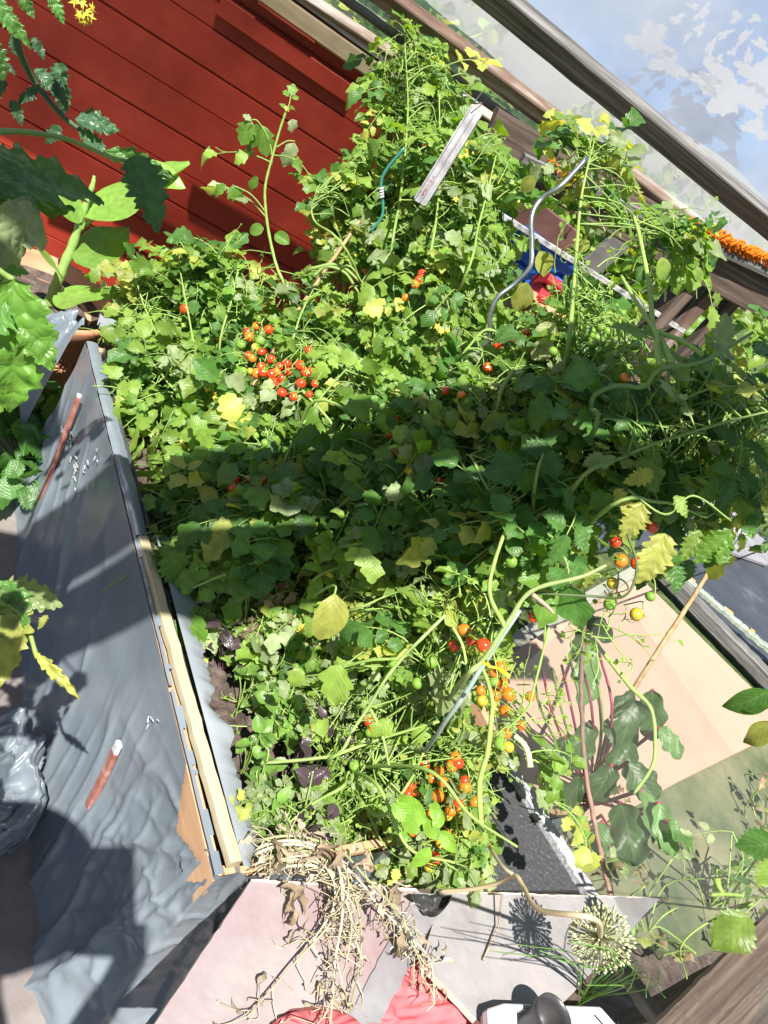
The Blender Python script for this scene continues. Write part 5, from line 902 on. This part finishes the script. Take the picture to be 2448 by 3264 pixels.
nl((20, 40), (110, 160), 1.1, 0.5, ND * 1.2); nl((-20, 0), (80, 120), 1.15, 0.8, ND * 1.3); nl((150, -30), (215, 80), 1.2, 0.7, ND * 1.4); nl((50, -40), (120, 60), 1.2, 0.8, ND); nl((-40, 130), (40, 260), 1.25, 1.0, ND * .8)
for (b_, t_) in (((110, 220), (200, 300)), ((180, 250), (230, 370)), ((200, 200), (170, 320)), ((120, 280), (60, 340)), ((240, 380), (390, 400)), ((250, 420), (350, 480)), ((20, 260), (-60, 330)), ((60, 180), (30, 100)), ((100, 120), (150, 190)), ((190, 400), (150, 470)), ((30, 320), (90, 400)), ((0, 200), (60, 230))): nl(b_, t_, 1.28, 0.9, np.array([0.035, 0.09, 0.04]) * RNG.uniform(.7, 1.4))
nl((0, 1880), (210, 1910), 1.1, 0.9, np.array([0.2, 0.27, 0.1])); nl((60, 1900), (10, 2210), 1.1, 0.6, GY * 0.8); nl((0, 1850), (80, 2060), 1.1, 1.0, ND * 1.3); nl((110, 2080), (270, 2235), 1.08, 0.28, GY * 1.1, 0, None, 'curl'); nl((-40, 1950), (110, 2010), 1.12, 1.2, ND); nl((150, 1960), (120, 2010), 1.1, .8, GY * .7)
for _ in range(26):
    q_ = np.array(p.samp[RNG.integers(len(p.samp))]); X_, Y_, Z_ = PX(q_)
    if X_ > -90: continue
    d_ = RNG.normal(0, 1, 3); d_ -= ix * abs(d_ @ ix); compound(p.L, p.S, q_, d_, 0.2, yel=0.05, dark=0.4)
for (x, y) in ((262, 10), (275, 40), (268, 65), (290, 25), (255, 50), (285, 60), (240, 5)):
    for _ in range(2): fm = MB(); star(fm, PD(x + RNG.normal(0, 5), y + RNG.normal(0, 5), 1.2), 0.0075, -FW + RNG.normal(0, .8, 3)); fm.build('flower', M_FLOW, p.t)
p.stem(Q((180, -60, 1.2), (250, -20, 1.2), (268, 60, 1.2)), 0.002, 0.001)
p.finish()
# ---- chard outside
b = PZ(1880, 2560, 0.02)
Plant('chard', 'chard_plant', 'large dark glossy chard with crimson stalks behind the dusty clear sheet', 'chard', b, M_LEAF); p = PLANTS['chard']
CH = np.array([0.075, 0.15, 0.045]); CR = np.array([0.3, 0.03, 0.08])
for i, (b_, t_, w, k_) in enumerate((((1860, 2000), (1830, 2150), 1.3, 0.6), ((1870, 2050), (1900, 2320), 1.0, 1.7), ((1850, 1960), (1990, 2060), 1.0, .6), ((1880, 2300), (1820, 2520), 1.0, .8), ((2020, 2230), (1960, 2520), 1.2, .7), ((2080, 2200), (2080, 2420), 1.0, .8), ((2100, 2320), (2210, 2440), 1.1, 1.6), ((2000, 2430), (2110, 2600), 1.4, 0.7), ((1950, 2440), (1880, 2600), 1.3, .6), ((2040, 2520), (2130, 2760), 1.3, 1.9), ((1980, 2560), (2050, 2820), 1.3, .7), ((2100, 2560), (2140, 2780), 0.9, 2.0), ((1920, 2620), (1900, 2760), 1.4, 1.6), ((1860, 2480), (1760, 2600), 1.2, .6), ((2130, 2620), (2240, 2730), 1.0, 1.8), ((1800, 2350), (1740, 2480), 1.0, .5), ((1950, 2280), (2040, 2180), .9, .6))):
    d = 2.25 - (b_[1] - 2000) / 800 * 0.3; o = PD(*b_, d); e = PD(*t_, d); put(p.L, 'chard', o, e - o, -FW * 0.7 + Z * 0.6 + RNG.normal(0, 0.3, 3), np.linalg.norm(e - o) * 0.82, CH * k_ * 1.0, w * 0.72)
    p.S.n and None; tube(p.S, spline([b + RNG.normal(0, 0.02, 3) * np.array([1, 1, 0]), (b + o) / 2 + RNG.normal(0, 0.03, 3), o], 5), 0.005, 6, CR * RNG.uniform(.6, 1.2))
p.samp = [b]; p.stem(Q((1868, 2010, 2.0), (1930, 2090, 2.0), (2010, 2190, 2.0), (2075, 2260, 2.0), (2088, 2380, 2.0), (2075, 2450, 2.0), (2020, 2530, 2.0)), 0.006, 0.004, STEMC * 1.3)
for k_ in range(8): x = 1700 + 30 * k_; tube(p.S, spline([b, PD(x + 40, 2300, 2.1), PD(x - 60 + 60, 2150 - 10 * k_, 2.15)], 5), 0.0035, 6, CR * RNG.uniform(.6, 1.3) if k_ % 2 else STEMC * .8)
p.finish()
# ---- plants beyond the sheet, lower right
for (x, y, n, lb, c) in ((2330, 2950, 10, 'sparse withered plant beside the weathered timber', G0), (2420, 2640, 8, 'bright green plant at the right edge beyond the moss board', G1), (1760, 2780, 14, 'shaded weeds outside along the bed edge', G2), (2250, 2900, 10, 'thin weeds with dry bits near the lower right', G0), (2060, 2980, 8, 'dark weeds beyond the sharp panel corner', G2)):
    b = PZ(x, y, 0.02); t = thing('weed', lb, 'weed', b, 'weeds outside the bed'); Lm, Sm = MB(), MB()
    for _ in range(n):
        q = b + np.append(RNG.normal(0, 0.10, 2), RNG.uniform(0.08, 0.3)); tube(Sm, spline([b, (b + q) / 2 + RNG.normal(0, .03, 3), q], 4), 0.003, 5, STEMC * 1.2); compound(Lm, Sm, q, RNG.normal(0, 1, 3) + Z * 0.3, 0.12, dead=0.5, pairs=1)
    Sm.build('stem', M_STEM, t); Lm.build('foliage', M_LEAF, t)
Plant('squash', 'squash_plant', 'pale climbing stem with broad round leaf between dusty sheet and dark timber', 'plant', PZ(2300, 2900, 0.02)); p = PLANTS['squash']; p.samp = [p.base]
p.stem([p.base] + Q((2390, 2880, 1.6), (2350, 2900, 1.5), (2240, 2950, 1.5), (2170, 3020, 1.45), (2190, 3120, 1.4)), 0.003, 0.001, STEMC * 1.1); p.stem(Q((2265, 2852, 1.5), (2320, 2850, 1.5), (2370, 2855, 1.5)), 0.0035, 0.003, STEMC * 1.2); p.stem(Q((2283, 2800, 1.5), (2290, 2825, 1.5), (2305, 2850, 1.5)), 0.007, 0.003, G1 * 0.9)
put(p.L, 'toothed', PD(2390, 2920, 1.5), PD(2290, 3020, 1.5) - PD(2390, 2920, 1.5), -FW + Z, 0.085, G1 * .7, 1.0); put(p.L, 'toothed', PD(2490, 2740, 1.5), PD(2440, 2810, 1.5) - PD(2490, 2700, 1.5), -FW, 0.06, G1 * .9, 1.2); put(p.L, 'toothed', PD(2480, 2680, 1.6), PD(2370, 2720, 1.6) - PD(2480, 2680, 1.6), -FW + Z, 0.075, ND, 1.0)
p.stem([p.base] + Q((2560, 2500, 2.2), (2520, 2330, 2.2), (2470, 2240, 2.2)), 0.005, 0.003, STEMC); p.stem(Q((2520, 2330, 2.2), (2490, 2300, 2.2), (2460, 2290, 2.2)), 0.002, 0.002)
for (b_, t_, c) in (((2450, 2200), (2310, 2300), G2), ((2460, 2250), (2330, 2220), G2), ((2470, 2300), (2360, 2400), GY * .6)): o = PD(*b_, 2.2); e = PD(*t_, 2.2); put(p.L, 'pepper', o, e - o, -FW + Z, np.linalg.norm(e - o), c, 1.2)
p.finish()
Plant('edge', 'tomato_plant', 'yellowing tomato leaves outside at the right edge, above the black sheeting', 'tomato plant', PZ(2440, 1750, 0.02)); p = PLANTS['edge']; p.samp = [p.base]; p.stem([p.base] + Q((2500, 1600, 2.2), (2450, 1350, 2.2), (2400, 1150, 2.3)), 0.006)
for (x, y, rx, ry, n) in ((2400, 1150, 60, 80, 14), (2420, 1330, 70, 100, 16), (2360, 1560, 80, 80, 14), (2450, 1600, 60, 90, 12)): blob('edge', x, y, rx, ry, n, 0.12, 0.3, clip=False, doff=0.6, yel=0.5, dark=0.1)
p.finish()

# ---- dry plant hanging over the pink panel
Plant('dry', 'dry_stalks', 'withered straw-brown plant bent over the bed end onto the pink panel', 'dead plant', PZ(790, 2740, 0.42), M_DRY); p = PLANTS['dry']; p.samp = [p.base]
GS = np.array([0.38, 0.33, 0.22]); GG = np.array([0.25, 0.27, 0.14]); ST = np.array([0.52, 0.47, 0.34])
bs_ = p.base
arcs = [((830, 2680), (950, 2665), (1080, 2710), (1160, 2790), (1260, 2900), (1310, 3000), (1350, 3090)), ((820, 2720), (930, 2690), (1050, 2730), (1140, 2800), (1200, 2880), (1280, 2960), (1370, 3060), (1385, 3200)), ((840, 2740), (960, 2710), (1060, 2760), (1120, 2830), (1150, 2950), (1145, 3080), (1110, 3230)),
        ((830, 2700), (940, 2680), (1050, 2720), (1090, 2810), (1090, 2930), (1070, 3050), (1060, 3180), (1050, 3290)), ((860, 2750), (980, 2740), (1070, 2790), (1100, 2860), (1040, 2960), (930, 3080), (850, 3170), (790, 3240)), ((900, 2760), (1000, 2760), (1080, 2810), (1110, 2900), (1135, 3000), (1155, 3060)),
        ((850, 2730), (1000, 2700), (1100, 2770), (1110, 2880), (1120, 2970), (1090, 3120), (1040, 3230), (960, 3310)), ((880, 2740), (990, 2730), (1060, 2800), (1060, 2900), (1000, 3000), (1020, 3060)), ((1180, 2810), (1240, 2880), (1300, 2960), (1345, 3060), (1370, 3080)), ((1080, 2830), (1105, 2880), (1130, 2960), (1140, 2990))]
for i, a in enumerate(arcs):
    k = len(a); pts = []
    for j, (x, y) in enumerate(a):
        if y < 2800: q = PD(x, y, 1.36 - 0.01 * j)
        else: q = PZ(x, y, zs + 0.012 + 0.05 * max(0, 1 - (y - 2800) / 260) + 0.012 * abs(math.sin(j * 2 + i)) + (0.02 if i % 3 == 0 else 0))
        pts.append(q)
    p.stem([bs_ + RNG.normal(0, 0.01, 3) * np.array([1, 1, 0])] + pts, 0.0030 if i < 6 else 0.0019, 0.0011, GG if i in (0, 2) else (ST if i % 2 else GS), 6)
S0 = np.array(p.samp)
for _ in range(420):
    q = S0[RNG.integers(len(S0))]; 
    x, y, z_ = PX(q)
    if x < 780: continue
    d = RNG.normal(0, 1, 3) * np.array([1, 1, 0.5]) - Z * 0.5; e = q + nrm(d) * RNG.uniform(0.012, 0.05); e[2] = max(e[2], zs + 0.004 if y > 2820 else e[2])
    tube(p.S, spline([q, (q + e) / 2 + RNG.normal(0, .006, 3), e], 3), 0.0009, 3, GS * RNG.uniform(.8, 1.4), cap=False)
    if RNG.random() < 0.62: put(p.L, 'curl', e, d + RNG.normal(0, .5, 3), RNG.normal(0, 1, 3), RNG.uniform(0.008, 0.026), (DRY * 0.6 + np.array([.2, .18, .15])) * RNG.uniform(0.6, 1.5), RNG.uniform(.5, 1.3))
for (x, y, s_) in ((1010, 2730, .07), (1060, 2760, .08), (1100, 2820, .07), (960, 2840, .06), (1270, 2840, .06), (1180, 2780, .06), (1270, 3020, .05), (940, 2900, .05), (900, 2700, .05), (870, 2760, .06)): 
    for _ in range(3): put(p.L, 'curl', PD(x, y, 1.33) if y < 2800 else PZ(x, y, zs + .03), RNG.normal(0, 1, 3), RNG.normal(0, 1, 3), s_ * 0.6, DRY * RNG.uniform(.5, 1.2), 1.0)
p.finish()
# ---- allium seed head lying over the grey panel
hc_ = CAM + 0; hd = PZ(1690, 2950, zs) + SUN * 0.235
hx, hy, hz = PX(hd)
al = thing('seed_head', 'round dry flower seed head on a bent stalk above the grey panel', 'seed head', hd)
mb = MB(); tube(mb, spline([PD(1400, 2842, 1.42), PD(1500, 2835, 1.38), PD(1590, 2815, 1.34), PD(1640, 2790, 1.3), PD(1670, 2830, 1.27), PD(1720, 2900, 1.2), PD(hx - 20, hy - 60, 1.16), hd], 6), np.linspace(0.0035, 0.0038, 43), 7, np.array([0.5, 0.4, 0.25])); tube(mb, spline([PD(1640, 2790, 1.3), PD(1600, 2760, 1.32), PD(1560, 2700, 1.4)], 4), 0.003, 6, np.array([.45, .4, .25]))
tube(mb, [PZ(1560, 2850, zs + .006), PZ(1600, 2850, zs + 0.03), PZ(1590, 2950, zs + 0.015), PZ(1540, 3060, zs + 0.006)], 0.002, 5, DRY)
mb.build('stalk', M_STEM, al)
mb = MB(); mk = MB(); R = 82 / 2450 * np.linalg.norm(hd - CAM)
for k in range(330):
    zf = 1 - 2 * (k + 0.5) / 330; a = k * 2.39996; d = np.array([math.sqrt(1 - zf * zf) * math.cos(a), math.sqrt(1 - zf * zf) * math.sin(a), zf]); d = nrm(d + RNG.normal(0, 0.06, 3)); r = R * RNG.uniform(0.8, 1.03)
    tube(mb, [hd + d * 0.003, hd + d * r], [0.0006, 0.0005], 3, np.array([0.4, 0.42, 0.22]), cap=False)
    tube(mk, [hd + d * (r - 0.002), hd + d * (r + 0.0015), hd + d * (r + 0.004), hd + d * (r + 0.0055)], [0.0008, 0.0021, 0.0018, 0.0004], 5, np.array([0.62, 0.6, 0.42]) * RNG.uniform(.7, 1.1))
mb.build('flower_stalks', M_STEM, al); mk.build('seed_capsules', M_DRY, al)
# ---- chives
cb_ = PZ(1830, 3200, 0.40); t = thing('chive_plant', 'tuft of thin green chive leaves beside the white tray', 'chives', cb_); mb = MB()
for tip in ((1650, 3010), (1720, 3030), (1560, 3030), (1820, 3000), (1900, 3100), (2010, 3150), (1960, 3060), (1935, 3040), (2060, 3180), (2110, 3080), (2120, 3180), (1870, 3140), (2000, 3160), (1780, 3060), (1850, 3080)):
    e = PD(*tip, 1.25); m_ = (cb_ + e) / 2 + Z * RNG.uniform(0.04, 0.10) + RNG.normal(0, .01, 3); tube(mb, spline([cb_ + RNG.normal(0, .008, 3), m_, e], 8), np.linspace(0.0017, 0.0006, 17), 5, np.array([0.12, 0.26, 0.04]) * RNG.uniform(.7, 1.4))
mb.build('foliage', M_STEM, t)

# ---- bushes beyond the film
for i, (c, r, lb, k_) in enumerate(((wall_pt(-0.6, 0.9, 4.6), (0.9, 0.6, 0.9), 'blurred pale green bush behind the film between the two upper rails', 1.5), (wall_pt(1.1, 0.9, 4.8), (0.9, 0.6, 0.8), 'bright green bush behind the film below the blue sheet', 1.6), (wall_pt(3.0, 0.9, 5.4), (1.4, 0.7, 1.0), 'dark green bush far behind the dark posts', 1.0))):
    t = thing('bush', lb, 'bush', (c[0], c[1], 0)); Lm, Sm = MB(), MB()
    for _ in range(14): q = c + RNG.normal(0, 0.35, 3) * np.array(r); tube(Sm, spline([np.array([c[0], c[1], 0.0]), (np.array([c[0], c[1], 0]) + q) / 2 + RNG.normal(0, .08, 3), q], 5), np.linspace(0.02, 0.004, 11), 6, np.array([.1, .07, .04]))
    for _ in range(2600):
        d = nrm(RNG.normal(0, 1, 3)); q = c + d * np.array(r) * RNG.random() ** 0.35 * (1 + 0.2 * fbm(d[0] * 3, d[1] * 3, i)); put(Lm, 'basil', q, RNG.normal(0, 1, 3), Z + RNG.normal(0, .6, 3), RNG.uniform(0.07, 0.14), leafcol(.2, .3) * k_, 1.3)
    Sm.build('trunk', mat('bark', (.1, .08, .06), .9), t); Lm.build('foliage', M_LEAF, t)
mb = MB()
for _ in range(9000):
    a = RNG.random(); x, y = RNG.uniform(0.2, 4.5), RNG.uniform(2.6, 7.5); h_ = RNG.uniform(0.02, 0.06); d = np.array([RNG.normal(0, .4), RNG.normal(0, .4), 1]); w = 0.004
    o_ = np.array([x, y, 0]); gx, gy, gz = PX(o_)
    if (o_ @ nW < 2.75 and x < 3) or in_poly([gx], [gy], [(1850, 1480), (2260, 1480), (2700, 1850), (2700, 2900), (1900, 2640), (1300, 2330), (1600, 2050)])[0]: continue
    mb.add([o_ - [w, 0, 0], o_ + [w, 0, 0], o_ + d * h_], [(0, 1, 2)], G1 * RNG.uniform(.5, 1.6))
tag(mb.build('grass', M_STEM, smooth=False), 'short rough grass beyond the greenhouse rails', 'grass', kind='stuff')

# ---- boards added out of view above and behind the camera to cast the band of shade
E2 = nrm([0.7, 0.714, 0]); E1 = np.array([-E2[1], E2[0], 0])
rt = thing('shade_board', 'weathered boards added overhead, out of view, to cast the band of shade', 'board', E1 * 0.36 + Z * 2.4)
for n_, w_ in ((0.42, 0.25), (0.185, 0.17)): beam('plank', E1 * n_ - E2 * 1.5 + Z * 2.4, E1 * n_ + E2 * 1.45 + Z * 2.4, w_, 0.025, M_GREYW, rt, 0, 20)
beam('plank', E1 * 0.93 - E2 * 1.5 + Z * 2.4, E1 * 0.93 - E2 * 0.3 + Z * 2.4, 0.30, 0.025, M_GREYW, rt, 0, 10)  # extra plank added to put the weeds left of the bed in shade
beam('cross_bar', E1 * 0.08 - E2 * 1.4 + Z * 2.36, E1 * 1.08 - E2 * 1.4 + Z * 2.36, 0.05, 0.05, M_GREYW, rt, 0, 6)
for s_ in (-1.4,): q = E1 * 0.36 + E2 * s_; beam('support_post', np.array([q[0], q[1], 0.012]), np.array([q[0], q[1], 2.385]), 0.06, 0.06, M_GREYW, rt, 0, 10, upref=(1, 0, 0))
#@@PART4
# ---- the photographer, standing just behind the camera (only the shadow is in view)
HG = PZ(40, 2830, 0.012); head_c = HG + SUN * ((1.60 - 0.012) / SUN[2])
per = thing('person', 'person in dark clothes holding up a phone to take the picture', 'person', (-0.15, -0.75, 0.012))
def skin(name, verts, edges, radii, m_, parent, lv=1):
    me = bpy.data.meshes.new(name); W = np.array(parent['_w']); me.from_pydata([tuple(np.array(q) - W) for q in verts], edges, []); o = bpy.data.objects.new(name, me); SC.collection.objects.link(o); o.parent = parent
    md = o.modifiers.new('Skin', 'SKIN'); md.use_smooth_shade = True
    for i, r in enumerate(radii): me.skin_vertices[0].data[i].radius = (r, r)
    me.skin_vertices[0].data[0].use_root = True
    sb = o.modifiers.new('Sub', 'SUBSURF'); sb.levels = lv; sb.render_levels = lv; me.materials.append(m_)
    for q in me.polygons: q.use_smooth = True
    return o
px0, py0 = -0.15, -0.75
ph = CAM + FW * -0.012                        # the phone, its lens at the camera
phc = ph - iy * 0.077 + ix * (-0.012)
M_SKIN = mat('skin', (0.5, 0.28, 0.2), 0.6); M_CLOTH = mat('dark_cloth', (0.05, 0.05, 0.08), 0.9)
hx_, hy_ = head_c[0], head_c[1]
neck = np.array([hx_ + 0.02, hy_ - 0.06, 1.43])
LHd = phc - iy * 0.06 - ix * 0.085 - FW * 0.02; RHd = phc - iy * 0.06 + ix * 0.082 - FW * 0.02
V = [(px0, py0, 0.98), (px0, py0 + 0.02, 1.2), (neck[0] - 0.01, neck[1] - 0.04, 1.36), tuple(neck), tuple(head_c + [0, 0, -0.06]), tuple(head_c + [0, 0.01, 0.06]),
     (px0 - 0.10, py0, 0.92), (px0 - 0.12, py0 + 0.03, 0.5), (px0 - 0.13, py0 - 0.02, 0.10), (px0 - 0.13, py0 + 0.14, 0.045),
     (px0 + 0.10, py0, 0.92), (px0 + 0.12, py0 + 0.03, 0.5), (px0 + 0.13, py0 - 0.02, 0.10), (px0 + 0.13, py0 + 0.14, 0.045),
     (neck[0] - 0.17, neck[1] - 0.04, 1.35), (neck[0] - 0.24, neck[1] + 0.06, 1.12), tuple(LHd - FW * 0.07 - Z * 0.03 - ix * 0.01), tuple(LHd - FW * 0.01),
     (neck[0] + 0.17, neck[1] - 0.04, 1.35), (neck[0] + 0.26, neck[1] + 0.06, 1.10), tuple(RHd - FW * 0.08 - Z * 0.05 + ix * 0.02), tuple(RHd - FW * 0.01)]
Ed = [(0, 1), (1, 2), (2, 3), (3, 4), (4, 5), (0, 6), (6, 7), (7, 8), (8, 9), (0, 10), (10, 11), (11, 12), (12, 13), (2, 14), (14, 15), (15, 16), (16, 17), (2, 18), (18, 19), (19, 20), (20, 21)]
Rr = [0.15, 0.14, 0.13, 0.055, 0.085, 0.085, 0.10, 0.065, 0.045, 0.04, 0.10, 0.065, 0.045, 0.04, 0.065, 0.045, 0.028, 0.028, 0.065, 0.045, 0.028, 0.028]
skin('body', V, Ed, Rr, M_CLOTH, per, 2)
mb = MB(); lathe(mb, head_c + Z * 0.055, [(0.0, 0.09), (0.06, 0.08), (0.095, 0.03), (0.10, -0.02), (0.16, -0.03), (0.16, -0.036), (0.09, -0.03)], 32); mb.build('hat', mat('straw', (0.4, 0.33, 0.2), 0.9), per)
for sg, hd_ in ((-1, LHd), (1, RHd)):
    for k in range(5):
        base = hd_ + ix * sg * 0.0 - iy * (0.012 * (k - 2)) ; q1 = base - ix * sg * 0.006 + FW * 0.0; q2 = base - ix * sg * (0.03 if k else 0.02) - FW * 0.004
        mb = MB(); tube(mb, spline([base - FW * 0.008 + ix * sg * 0.012, q1 - FW * 0.004 , q2], 4), [0.009, 0.009, 0.0088, 0.0085, 0.008, 0.0078, 0.0075, 0.007, 0.0055], 8); mb.build('finger', M_SKIN, per)
phn = thing('phone', 'black phone in an open case held upright in both hands', 'phone', phc)
mb = MB(); box(mb, phc - FW * 0.008, ix, iy, -FW, 0.145, 0.19, 0.009, 0.3); mb.build('case', M_BLACKP, phn, smooth=False)
for o in bpy.data.objects:
    if '_w' in o: del o['_w']
